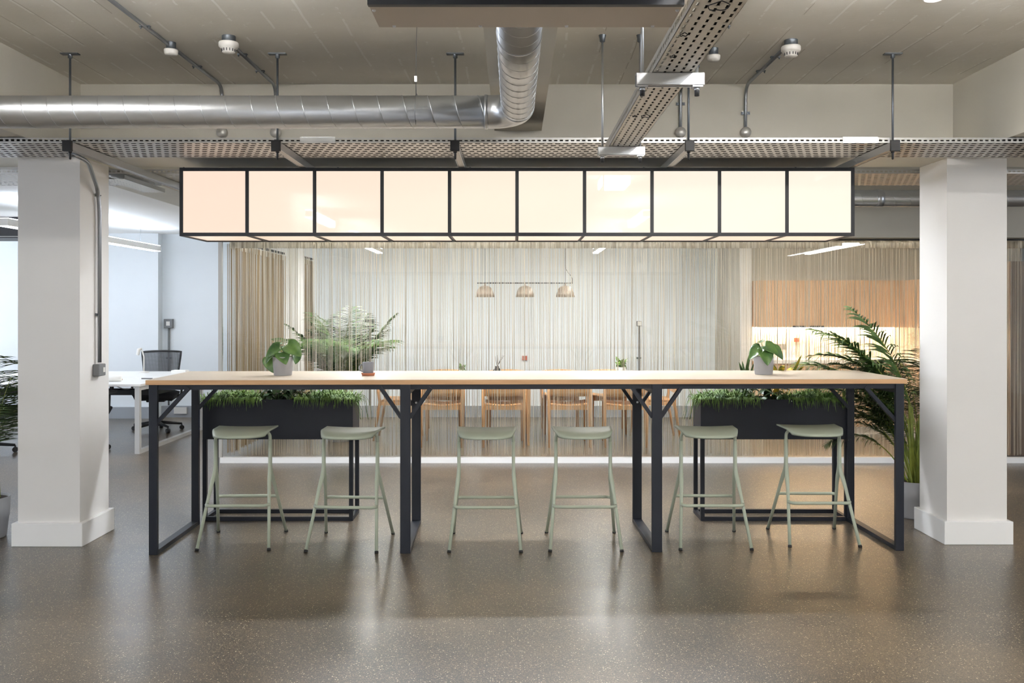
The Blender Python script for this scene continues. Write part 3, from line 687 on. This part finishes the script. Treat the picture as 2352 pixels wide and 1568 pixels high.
palm('areca_palm', 'tall areca palm in a grey pot behind the right column', (2.95, 6.58, 0),
     fr_set(16, (.8, 1.3), (2, 14), (40, 100), 21, .1, PI) + fr_set(9, (.65, 1.0), (6, 22), (50, 110), 31, PI * .75, PI * .98) + [(PI * .97, 1.5, 10, 75), (PI * .93, 1.35, 14, 92), (PI * .95, 1.15, 16, 100), (PI * .88, 1.0, 18, 110), (PI * .9, 1.3, 6, 60), (PI * .94, .78, 26, 120), (PI * .98, 1.45, 5, 50), (PI * .9, 1.1, 8, 80), (PI * .86, 1.4, 8, 100)], seed=2)
palm('areca_palm', 'areca palm in a grey pot at the left edge, beside the left column', (-3.54, 5.98, 0), fr_set(18, (.85, 1.2), (2, 9), (25, 75), 22, 1.45, 4.8) + fr_set(12, (.7, .95), (4, 12), (60, 120), 24, 1.5, 4.7), pot=(.15, .27), seed=4, canes_h=.35)
palm('areca_palm', 'large areca palm behind the string curtain on the left', (-2.02, 10.4, 0), fr_set(26, (1.0, 1.4), (3, 16), (30, 95), 23), pot=(.17, .3), seed=6)

# ---------------------------------------------------------------- string curtains
def curtain(label, p0, p1, n, seed, z0=.05, z1=2.2, ym='curtain_yarn'):
    r = random.Random(seed); p0 = Vector((p0[0], p0[1], 0)); p1 = Vector((p1[0], p1[1], 0)); d = p1 - p0; L = d.length; d.normalize(); nm = Vector((-d.y, d.x, 0)); mb = MB()
    off = 0; run = 0
    for k in range(n):
        if run <= 0: off = r.gauss(0, .004); run = r.randint(2, 7)
        run -= 1
        s_ = L * (k + .5) / n + r.gauss(0, .005) + off; q = r.uniform(-.028, .028) + .012 * math.sin(s_ * 26); w_ = r.uniform(.0026, .0062); e = r.gauss(0, .006); zz = z0 + abs(r.gauss(0, .012))
        pts = [(s_, q, z1), (s_ + e * .3 + r.gauss(0, .0015), q, z1 * .66), (s_ + e * .8, q, z1 * .33), (s_ + e, q + r.gauss(0, .004), zz)]
        vs = []
        for (a, b, z_) in pts:
            c_ = p0 + d * a + nm * b
            vs += [c_ - d * w_ / 2 + Vector((0, 0, z_)), c_ + nm * .0018 + Vector((0, 0, z_)), c_ + d * w_ / 2 + Vector((0, 0, z_)), c_ - nm * .0018 + Vector((0, 0, z_))]
        mb.add(vs, [(i * 4 + j, i * 4 + (j + 1) % 4, i * 4 + 4 + (j + 1) % 4, i * 4 + 4 + j) for i in range(3) for j in range(4)])
    o = mb.build('string_curtain', ym); tag(o, label, 'curtain', kind='stuff')
    t_ = thing('curtain_track', 'black ceiling track and cream heading of the ' + label.split(',')[0].replace('cream ', ''), 'curtain track', (p0.x, p0.y, z1))
    a_ = Vector((0, 0, 0)); MB().bar(a_ + Vector((0, 0, .032)), d * L + Vector((0, 0, .032)), .03, .022).build('rail', 'black_plastic', t_)
    mb = MB(); m_ = int(L / .02); vs = []
    for k in range(m_ + 1):
        c_ = d * (L * k / m_) + nm * .014 * math.sin(k * .9); vs += [c_ + Vector((0, 0, -.055)), c_ + Vector((0, 0, .018 + .006 * math.cos(k * .9)))]
    mb.add(vs, [(k * 2, k * 2 + 2, k * 2 + 3, k * 2 + 1) for k in range(m_)], True); mb.build('heading_tape', 'curtain_yarn', t_, solid=.002)
curtain('cream string curtain hanging across behind the glass, full width', (-2.86, 9.02), (5.3, 9.02), 640, 1)
curtain('cream side string curtain, running back along the left of the dining area', (-2.9, 9.12), (-2.9, 11.26), 330, 2, ym='curtain_yarn_brown')
curtain('cream far string curtain, beyond the white column at the back', (-2.82, 11.72), (-2.82, 12.5), 120, 3, ym='curtain_yarn_brown')

# ---------------------------------------------------------------- dining room
t_ = thing('dining_table', 'long pale topped dining table with tapered oak legs behind the curtain', 'table', (.15, 10.5, 0))
B(-1.4, 1.4, -.52, .52, .72, .745).build('tabletop', 'desk_white', t_, bevel=.003)
B(-1.3, 1.3, -.42, .42, .65, .72).build('apron', 'oak_cross', t_)
for x_ in (-1.32, .015, 1.34):
    for y_ in (-.47, .47):
        mb = MB(); mb.add([(x_ - .028, y_ - .028, .72), (x_ + .028, y_ - .028, .72), (x_ + .028, y_ + .028, .72), (x_ - .028, y_ + .028, .72), (x_ - .014, y_ - .014, 0), (x_ + .014, y_ - .014, 0), (x_ + .014, y_ + .014, 0), (x_ - .014, y_ + .014, 0)], [(0, 1, 2, 3), (4, 7, 6, 5), (0, 4, 5, 1), (1, 5, 6, 2), (2, 6, 7, 3), (3, 7, 4, 0)]); mb.build('leg', 'oak', t_)
def dchair():
    """front (where knees go) is +Y, back is -Y"""
    t_ = thing('dining_chair', '', 'chair', group='oak chairs around the dining table')
    mb = MB(); f = lambda u, v: Vector(((u - .5) * (.44 - .03 * (1 - v)), -.2 + .44 * v, .47 - .022 * math.sin(PI * u) + .004 * v))
    mb.grid(f, 10, 6); mb.build('seat', 'oak_cross', t_, solid=.018)
    mb = MB(); f = lambda u, v: Vector(((u - .5) * .45, -.235 - .04 * math.sin(PI * u) - .03 * v, .565 + .185 * v + .012 * math.sin(PI * u) * v))
    mb.grid(f, 12, 4); mb.build('backrest', 'oak_cross', t_, solid=.014)
    for s_ in (-1, 1):
        MB().tube([(s_ * .235, -.27, .74), (s_ * .228, -.225, .45), (s_ * .225, -.3, 0)], [.014, .019, .012], 8).build('leg', 'oak', t_)
        MB().tube([(s_ * .2, .2, .46), (s_ * .205, .225, 0)], [.018, .011], 8).build('leg', 'oak', t_)
        MB().bar((s_ * .213, -.22, .435), (s_ * .2, .2, .435), .02, .045).build('side_rail', 'oak', t_)
    for y_ in (-.215, .2): MB().bar((-.21, y_, .435), (.21, y_, .435), .02, .05).build('cross_rail', 'oak_cross', t_)
    MB().bar((-.215, -.23, .575), (.215, -.23, .575), .018, .024).build('back_rail', 'oak_cross', t_)
    return t_
ch0 = dchair(); first = True
cl = [(-.80, 10.16, 0, 'near side, first from the left'), (-.11, 10.16, 0, 'near side, second from the left'), (.62, 10.16, 0, 'near side, third from the left'), (1.24, 10.16, 0, 'near side, rightmost beside the bar table leg'),
      (-.87, 11.17, PI, 'far side, first from the left'), (-.09, 11.15, PI, 'far side, second from the left'), (.585, 11.15, PI, 'far side, third from the left'), (1.17, 11.15, PI, 'far side, rightmost'),
      (-1.33, 10.6, -PI / 2, 'left end of the table'), (1.64, 10.6, PI / 2, 'right end of the table')]
for x_, y_, rz, d in cl:
    lab = 'low oak dining chair at the ' + d
    if first: ch0.location = (x_, y_, 0); ch0.rotation_euler = (0, 0, rz); ch0['label'] = lab; first = False
    else: dup(ch0, (x_, y_, 0), rz, lab)
# pendant
t_ = thing('pendant_lamp', 'bar pendant with three taupe bell shades over the dining table', 'lamp', (.135, 10.55, 1.84))
MB().tube([(-.565, 0, 0), (.565, 0, 0)], .007, 8).build('bar', 'frame_black', t_)
for x_ in (-.475, .475): MB().tube([(x_, 0, 0), (x_, 0, ZC - 1.84)], .002, 5).build('suspension_wire', 'frame_black', t_)
MB().tube(fillet([(.475, .01, ZC - 1.84), (.475, .01, .17), (.56, .01, .06), (.555, 0, 0)], .04), .003, 6).build('cord', 'frame_black', t_)
for x_ in (-.475, 0, .475):
    sh = MB().lathe([(.008, 0), (.008, -.03), (.03, -.034), (.06, -.045), (.085, -.07), (.102, -.12), (.112, -.165), (.109, -.165), (.098, -.12), (.08, -.073), (.05, -.05), (0, -.045)], 32, Tr(x_, 0, 0)).build('shade', 'taupe_metal', t_)
    MB().lathe([(0, -.15), (.02, -.142), (.03, -.12), (.02, -.095), (0, -.085)], 12, Tr(x_, 0, 0)).build('bulb', 'bulb', sh)
# table items
def small_plant(x_, y_, label, s_=1.):
    t_ = thing('small_plant', label, 'potted plant', (x_, y_, .745)); MB().lathe([(0, 0), (.05 * s_, 0), (.06 * s_, .09 * s_), (0, .085 * s_)], 20).build('pot', 'white_plastic', t_)
    mb = MB(); r = random.Random(5)
    for k in range(46): a = r.uniform(0, 2 * PI); blade(mb, (0, 0, .09 * s_ + r.uniform(0, .03)), a, r.uniform(.06, .13) * s_, .045 * s_, r.uniform(.4, 1.2), r.uniform(.3, 1.6), 5)
    mb.build('foliage', 'leaf_fern', t_)
small_plant(1.29, 10.75, 'small green potted plant on the right half of the dining table', 1.0); small_plant(-.62, 10.7, 'tiny green potted plant on the left half of the dining table', .6)
t_ = thing('twig_vase', 'dark vase with bare twigs on the dining table', 'vase', (-.2, 10.75, .745))
MB().lathe([(0, 0), (.04, 0), (.05, .05), (.022, .085), (.025, .1), (0, .095)], 20).build('vase', 'frame_black', t_)
mb = MB(); r = random.Random(8)
for k in range(6):
    a = r.uniform(0, 2 * PI); mb.tube([(0, 0, .09), (.04 * math.cos(a), .04 * math.sin(a), .16), (.09 * math.cos(a), .07 * math.sin(a), .23)], [.003, .002, .001], 5)
mb.build('twigs', 'frame_black', t_)
# back wall fittings
def wall_box(x_, z_, label, yw=12.7, down=True, size=.065):
    t_ = thing('switch_box', label, 'switch', (x_, yw, z_), group='surface switch boxes on the back wall'); B(-size, size, -.05, 0, -size, size).build('box', 'grey_box', t_, bevel=.008)
    B(-.025, .025, -.055, -.05, -.03, .03).build('rocker', 'white_plastic', t_)
    if down: MB().tube([(0, -.025, -size), (0, -.025, -z_ + .17)], .013, 8).build('conduit', 'grey_box', t_); MB().box(-.035, .035, -.03, 0, -.5, -.48).build('saddle_clip', 'dark_steel', t_)
wall_box(-4.9, 1.33, 'grey switch box and conduit on the office wall above the mesh chair'); wall_box(-2.04, 1.33, 'grey switch box and conduit on the back wall beside the palm'); wall_box(1.78, 1.33, 'grey switch box and conduit on the back wall right of the pendant', size=.035)
tag(MB().box(-.035, .035, -.03, 0, -.03, .03).build('call_point', 'red_point', loc=(.155, 12.7, .84)), 'small red-brown square call point on the back wall', 'call point')
tag(MB().box(-.09, .09, -.03, 0, -.045, .045).build('wall_socket', 'face_silver', loc=(-4.72, 12.66, .1)), 'double wall socket on the grey skirting behind the mesh chair', 'socket')
# kitchenette
def cabinet(name, label, x0, x1, y0, y1, z0, z1, hx=None, face='y', group=None, ndoor=1):
    cx, cy = (x0 + x1) / 2, (y0 + y1) / 2; t_ = thing(name, label, 'cabinet', (cx, cy, z0), group=group)
    if face == 'y':
        B(x0 - cx, x1 - cx, y0 - cy + .02, y1 - cy, 0, z1 - z0).build('body', 'cabinet_oak', t_)
        d = B(x0 - cx + .0015, x1 - cx - .0015, y0 - cy, y0 - cy + .019, .0, z1 - z0).build('door', 'cabinet_oak', t_)
        if hx is not None: B(hx - cx - .085, hx - cx + .085, y0 - cy - .014, y0 - cy, .0, .02).build('handle', 'frame_black', d)
    else:
        B(x0 - cx + .02, x1 - cx, y0 - cy, y1 - cy, 0, z1 - z0).build('body', 'cabinet_oak', t_)
        d = B(x0 - cx, x0 - cx + .019, y0 - cy + .0015, y1 - cy - .0015, 0, z1 - z0).build('door', 'cabinet_oak', t_)
        if hx is not None: B(x0 - cx - .014, x0 - cx, hx - cy - .085, hx - cy + .085, 0, .02).build('handle', 'frame_black', d)
    return t_
G1 = 'oak wall cabinets of the kitchenette'; G2 = 'oak base cabinets of the kitchenette'
zu0, zu1 = 1.305, 1.89
for i, (a, b, h, d) in enumerate(((3.05, 3.66, 3.55, 'leftmost over the marble splashback'), (3.66, 4.25, 3.77, 'second from the left over the marble splashback'), (4.25, 4.86, 4.37, 'in the corner of the kitchenette'))):
    cabinet('wall_cabinet', 'oak wall cabinet, ' + d, a, b, 11.1, 11.45, zu0, zu1, h, group=G1)
cabinet('wall_cabinet', 'oak wall cabinet on the side wall of the kitchenette, near the corner', 4.86, 5.35, 10.3, 11.1, zu0, zu1, 10.6, 'x', G1)
cabinet('wall_cabinet', 'oak wall cabinet on the side wall of the kitchenette, nearest the curtain', 4.86, 5.35, 9.7, 10.3, zu0, zu1, 9.9, 'x', G1)
for i, (a, b, d) in enumerate(((3.05, 3.65, 'leftmost behind the right planter'), (3.65, 4.25, 'second from the left behind the right planter'), (4.25, 4.75, 'in the corner behind the areca palm'))):
    cabinet('base_cabinet', 'oak base cabinet, ' + d, a, b, 10.88, 11.45, .1, .87, None, group=G2)
cabinet('base_cabinet', 'oak base cabinet on the side wall, near the corner', 4.75, 5.34, 10.2, 11.44, .1, .87, None, 'x', G2)
cabinet('base_cabinet', 'oak base cabinet on the side wall, nearest the curtain', 4.75, 5.34, 9.7, 10.2, .1, .87, None, 'x', G2)
tag(MB().box(3.05, 5.35, 10.86, 11.45, .87, .91).box(4.73, 5.35, 9.7, 10.86, .87, .91).build('worktop', 'worktop_white'), 'white L-shaped worktop of the kitchenette', 'worktop')
tag(MB().box(3.06, 5.35, 10.93, 11.4, 0, .1).box(4.8, 5.35, 9.72, 10.93, 0, .1).build('plinth', 'worktop_white'), 'pale recessed plinth under the kitchenette base cabinets', 'plinth')
tag(MB().box(3.05, 5.33, 11.437, 11.449, .91, zu0).build('splashback', 'marble'), 'white marble splashback lit from above along the back of the kitchenette', 'splashback')
tag(MB().box(5.337, 5.349, 9.7, 11.43, .91, zu0).build('splashback', 'marble'), 'white marble splashback on the side wall, behind the palm fronds', 'splashback')
tag(B(3.08, 4.84, 11.36, 11.385, zu0 - .012, zu0).build('led_strip', 'led_strip'), 'warm glowing light strip under the wall cabinets along the back', 'light strip')
tag(B(5.27, 5.295, 9.72, 11.08, zu0 - .012, zu0).build('led_strip', 'led_strip'), 'warm glowing light strip under the side wall cabinets', 'light strip')
for i, (x_, d) in enumerate(((3.34, 'left'), (3.405, 'middle'), (3.47, 'right'))):
    tag(B(-.026, .026, -.012, 0, -.035, .035).build('wall_socket', 'grey_box', loc=(x_, 11.437, 1.05)), '%s one of three dark sockets in a row on the marble splashback' % d, 'socket', 'sockets on the splashback')
tag(B(-.03, .03, -.02, 0, -.025, .025).build('switch_plate', 'red_point', loc=(3.62, 11.437, 1.14)), 'small brown plate on the marble splashback right of the three sockets', 'switch')
t_ = thing('tall_cabinet', 'tall dark wood cabinet behind the curtain at the right edge', 'cabinet', (5.53, 9.35, 0))
B(-.45, .6, -.2, .3, .03, 2.02).build('body', 'walnut_panel', t_); B(-.45, .07, -.219, -.2, .03, 2.02).build('door', 'walnut_panel', t_); B(.075, .6, -.219, -.2, .03, 2.02).build('door', 'walnut_panel', t_)
B(-.43, .58, -.15, .3, 0, .03).build('plinth', 'frame_black', t_)

# ---------------------------------------------------------------- office at the left
t_ = thing('bench_desk', 'white bench desk with pale metal frame legs in the office at the left', 'desk', (-5.4, 10.4, 0))
for y0, y1 in ((-1.0, -.02), (.02, 1.0)): B(-1.9, 1.47, y0, y1, .715, .74).build('desktop', 'desk_white', t_, bevel=.003)
for x_ in (-1.8, 1.42):
    mb = MB(); mb.box(x_ - .025, x_ + .025, -.97, -.92, 0, .715); mb.box(x_ - .025, x_ + .025, .92, .97, 0, .715); mb.box(x_ - .025, x_ + .025, -.92, .92, 0, .04); mb.box(x_ - .025, x_ + .025, -.92, .92, .67, .715); mb.build('leg_frame', 'desk_leg', t_)
mb = MB(); mb.box(-1.7, 1.3, -.32, -.12, .56, .565); mb.box(-1.7, 1.3, -.32, -.315, .565, .62); mb.box(-1.7, 1.3, -.125, -.12, .565, .62)
for k in range(8): mb.box(-1.6 + k * .4, -1.57 + k * .4, -.24, -.2, .6, .715)
mb.build('cable_basket', 'black_plastic', t_)
mb = MB(); r = random.Random(4)
for k in range(9):
    a = [(-1.2 + k * .28, r.uniform(-.3, -.1), .7)]; a += [(a[0][0] + r.uniform(-.1, .25), r.uniform(-.3, -.1), .6), (a[0][0] + r.uniform(0, .4), r.uniform(-.35, -.1), .68)]; mb.tube(fillet(a, .08), .005, 5)
mb.build('cables', 'white_plastic', t_)
def ochair():
    """seat faces -Y"""
    t_ = thing('office_chair', '', 'office chair', group='black mesh office chairs')
    mb = MB(); mb.grid(lambda u, v: Vector(((u - .5) * .5 * (1 - .12 * (2 * v - 1) ** 4), (v - .5) * .5 * (1 - .1 * (2 * u - 1) ** 4), .47 - .03 * (2 * v - 1) ** 4 - .02 * (2 * u - 1) ** 4)), 10, 10)
    mb.build('seat', 'black_fabric', t_, solid=.075)
    bk = lambda u, v: Vector(((u - .5) * (.38 + .1 * v), .27 + .05 * v + .03 - .04 * math.sin(PI * u) * .6, .56 + .42 * v + .012 * math.sin(PI * u) * (v > .9)))
    back = MB().grid(bk, 10, 8).build('mesh_back', 'chair_mesh', t_, solid=.004)
    rim = [bk(i / 10, 0) for i in range(11)] + [bk(1, j / 8) for j in range(1, 9)] + [bk(1 - i / 10, 1) for i in range(1, 11)] + [bk(0, 1 - j / 8) for j in range(1, 9)]
    MB().tube(rim, .013, 8).build('back_frame', 'black_plastic', t_)
    MB().bar((0, .1, .42), (0, .33, .44), .07, .03).bar((0, .32, .43), (0, .335, .66), .06, .025, (0, 1, 0)).build('back_support', 'black_plastic', t_)
    for s_ in (-1, 1):
        MB().tube(fillet([(s_ * .2, .02, .43), (s_ * .29, .02, .44), (s_ * .3, .03, .63)], .05), .014, 8).bar((s_ * .3, -.1, .645), (s_ * .3, .14, .645), .07, .025).build('armrest', 'black_plastic', t_)
    MB().box(-.11, .11, -.1, .12, .37, .43).build('mechanism', 'black_plastic', t_, bevel=.01)
    MB().tube([(0, 0, .1), (0, 0, .37)], .024, 12).build('gas_lift', 'black_plastic', t_)
    MB().tube([(0, 0, .06), (0, 0, .13)], .035, 12).build('hub', 'black_plastic', t_)
    for k in range(5):
        a = 2 * PI * k / 5 + .3; c, s_ = math.cos(a), math.sin(a)
        MB().tube([(.02 * c, .02 * s_, .11), (.3 * c, .3 * s_, .075)], [.022, .014], 8).build('base_arm', 'black_plastic', t_)
        MB().tube([(.3 * c - .02 * s_, .3 * s_ + .02 * c, .028), (.3 * c + .02 * s_, .3 * s_ - .02 * c, .028)], .028, 14).tube([(.3 * c, .3 * s_, .03), (.3 * c, .3 * s_, .075)], .008, 6).build('caster', 'black_plastic', t_)
    return t_
oc = ochair(); oc.location = (-4.5, 11.25, 0); oc.rotation_euler = (0, 0, R_(12)); oc['label'] = 'black mesh back office chair at the far side of the desk, left of the curtain'
dup(oc, (-4.6, 9.5, 0), R_(184), 'black office chair mostly hidden behind the left column, near side of the desk')
dup(oc, (-5.62, 9.45, 0), R_(150), 'black office chair back just visible at the left edge of the photo')
t_ = thing('desk_lamp', 'slim white desk lamp on the far side of the office desk', 'lamp', (-4.62, 11.15, .74))
MB().lathe([(0, 0), (.06, 0), (.06, .015), (.012, .02), (0, .02)], 20).build('base', 'white_plastic', t_)
MB().tube([(0, 0, .02), (.0, 0, .2), (-.03, 0, .3)], .009, 8).build('arm', 'white_plastic', t_)
MB().tube([(-.03, 0, .3), (-.055, -.02, .29), (-.07, -.02, .22)], [.012, .022, .02], 10).build('head', 'white_plastic', t_)
o = MB().box(-.13, .1, -.1, .1, 0, .012, ).build('folder', 'kraft', loc=(-4.5, 10.0, .74)); o.rotation_euler = (0, 0, .5); tag(o, 'tan paper folder lying on the office desk', 'folder')
o = MB().tube([(-.12, 0, .028), (.12, .03, .028)], .028, 14).build('paper_roll', 'paper', loc=(-4.42, 9.75, .74)); tag(o, 'white paper roll on the office desk next to the tan folder', 'paper roll')
o = MB().box(-.09, .09, -.06, .06, 0, .035).build('storage_box', 'paper', loc=(-4.15, 11.1, .74), bevel=.003); tag(o, 'low white box on the office desk in front of the mesh chair', 'box')
o = MB().box(-.06, .06, -.01, .01, 0, .012).build('marker_pen', 'grey_box', loc=(-4.15, 10.1, .74)); tag(o, 'grey pen lying on the office desk', 'pen')
def linear(label, x_, y0, y1, z_, dm, um, wid=.07, hgt=.075, wires=True, group='linear pendant lights', side=False, rz=0):
    t_ = thing('linear_pendant', label, 'lamp', (x_, (y0 + y1) / 2, z_), rz, group=group); L = (y1 - y0) / 2
    B(-wid / 2, wid / 2, -L, L, .006, hgt - .006).build('housing', 'white_plastic', t_)
    B(-wid / 2 + .004, wid / 2 - .004, -L + .005, L - .005, 0, .006).build('diffuser' if dm != 'white_plastic' else 'base_cover', dm, t_)
    if side:  # glowing sides added for more sideways light
        for q in (-1, 1): a, b = sorted((q * wid / 2, q * (wid / 2 + .003))); B(a, b, -L + .005, L - .005, .004, hgt - .006).build('side_diffuser', dm if dm != 'white_plastic' else um, t_)
    if um: B(-wid / 2 + .004, wid / 2 - .004, -L + .005, L - .005, hgt - .006, hgt).build('uplight', um, t_)
    if wires:
        zt_ = (2.6 if x_ < -3.2 and y0 > 6.18 else ZC) - z_
        for yy in (-L * .7, L * .7): MB().tube([(0, yy, hgt), (0, yy, zt_)], .0015, 5).build('wire', 'dark_steel', t_)
linear('white linear pendant glowing in the office, left of the curtain', -4.75, 8.3, 11.9, 2.3, 'lamp_office', 'lamp_office_up', .09, .08)
linear('white linear pendant farther left in the office', -7.4, 7.6, 11.2, 2.3, 'lamp_office', 'lamp_office_up', .09, .08)
linear('white linear pendant at the right edge beyond the right column', 3.98, 4.9, 6.9, 2.3, 'lamp_office', None)
for x_, y0, y1, d in ((-2.6, -1.35, .1, 'left one of the two over the viewer'), (1.68, -1.35, .1, 'right one of the two over the viewer')):
    linear('white linear pendant, ' + d, x_, y0, y1, 2.7, 'lamp_diffuser', 'lamp_up', .09, .09, side=True)
for x_, d in ((-2.6, 'left one of the two far behind the viewer'), (1.68, 'right one of the two far behind the viewer')):  # pair added behind the viewer to brighten beam and ceiling
    linear('white linear pendant, ' + d, x_, -5.6, -2.9, 2.7, 'lamp_diffuser', 'lamp_up', .09, .09, side=True)
t_ = thing('ceiling_light', 'opal box light on the ceiling above the viewer, mirrored in the light box', 'lamp', (1.1, 1.6, ZC))
B(-.16, .16, -.26, .26, -.02, 0).build('base', 'white_plastic', t_); B(-.15, .15, -.25, .25, -.11, -.02).build('opal_cover', 'lamp_opal', t_, bevel=.01)
for x_, d in ((-1.5, 'left of the air box'), (1.85, 'right of the air box')):  # unseen uplights added to lift the ceiling and beam
    linear('slim crosswise light under the ceiling above the photo, ' + d, x_, 2.75, 4.35, 2.86, 'white_plastic', 'lamp_slim', .06, .05, side=True, rz=PI / 2)
linear('white linear pendant, far right, its far end mirrored in the glass', 6.25, -1.2, 1.8, 2.7, 'lamp_mirrored', 'lamp_mirrored', .11, .08, side=True)
linear('white linear pendant over the left half of the dining area, seen under the light box', -1.77, 9.35, 11.8, 2.27, 'lamp_dining', 'lamp_office_up', .075, .06)
linear('white linear pendant over the right half of the dining area, seen under the light box', 1.08, 9.35, 11.8, 2.27, 'lamp_dining', 'lamp_office_up', .075, .06)
for x_, d in ((-.9, 'left'), (3.0, 'right')): linear('linear light hidden just behind the top of the string curtain, %s one' % d, x_, 7.85, 11.05, 2.45, 'lamp_curtain', None, .07, .06, rz=PI / 2)  # unseen lights added to backlight the strings and the floor there
t_ = thing('linear_pendant', 'linear ceiling light hidden between the beam and the curtain', 'lamp', (.2, 7.1, 2.5), group='linear pendant lights')  # unseen light added for the floor behind the table and the curtain
B(-2.0, 2.0, -.04, .04, .006, .06).build('housing', 'white_plastic', t_); B(-2.0, 2.0, -.036, .036, 0, .006).build('diffuser', 'lamp_mid', t_)
for xx in (-1.5, 1.5): MB().tube([(xx, 0, .06), (xx, 0, ZC - 2.5)], .0015, 5).build('wire', 'dark_steel', t_)
t_ = thing('ceiling_spotlight', 'small round ceiling light glowing at the top right edge', 'lamp', (1.93, 4.1, ZC))
MB().lathe([(.05, 0), (.05, -.03), (.042, -.034), (.04, -.02)], 24).build('housing', 'white_plastic', t_); MB().lathe([(0, -.021), (.04, -.021)], 24).build('lens', 'lamp_diffuser', t_)
# wall-hung black unit and second tray at far left
t_ = thing('air_cassette', 'black and white air unit hanging in the office at the left edge', 'air unit', (-5.35, 9.6, 2.29))
B(-.35, .28, -.2, .2, .0, .22).build('casing', 'white_plastic', t_); B(-.14, .285, -.21, -.2, .01, .21).build('grille', 'black_plastic', t_); B(-.5, .3, -.22, .22, -.012, 0).build('base_plate', 'black_plastic', t_)
for xx in (-.3, .24): MB().tube([(xx, 0, .22), (xx, 0, .31)], .005, 6).build('rod', 'dark_steel', t_)
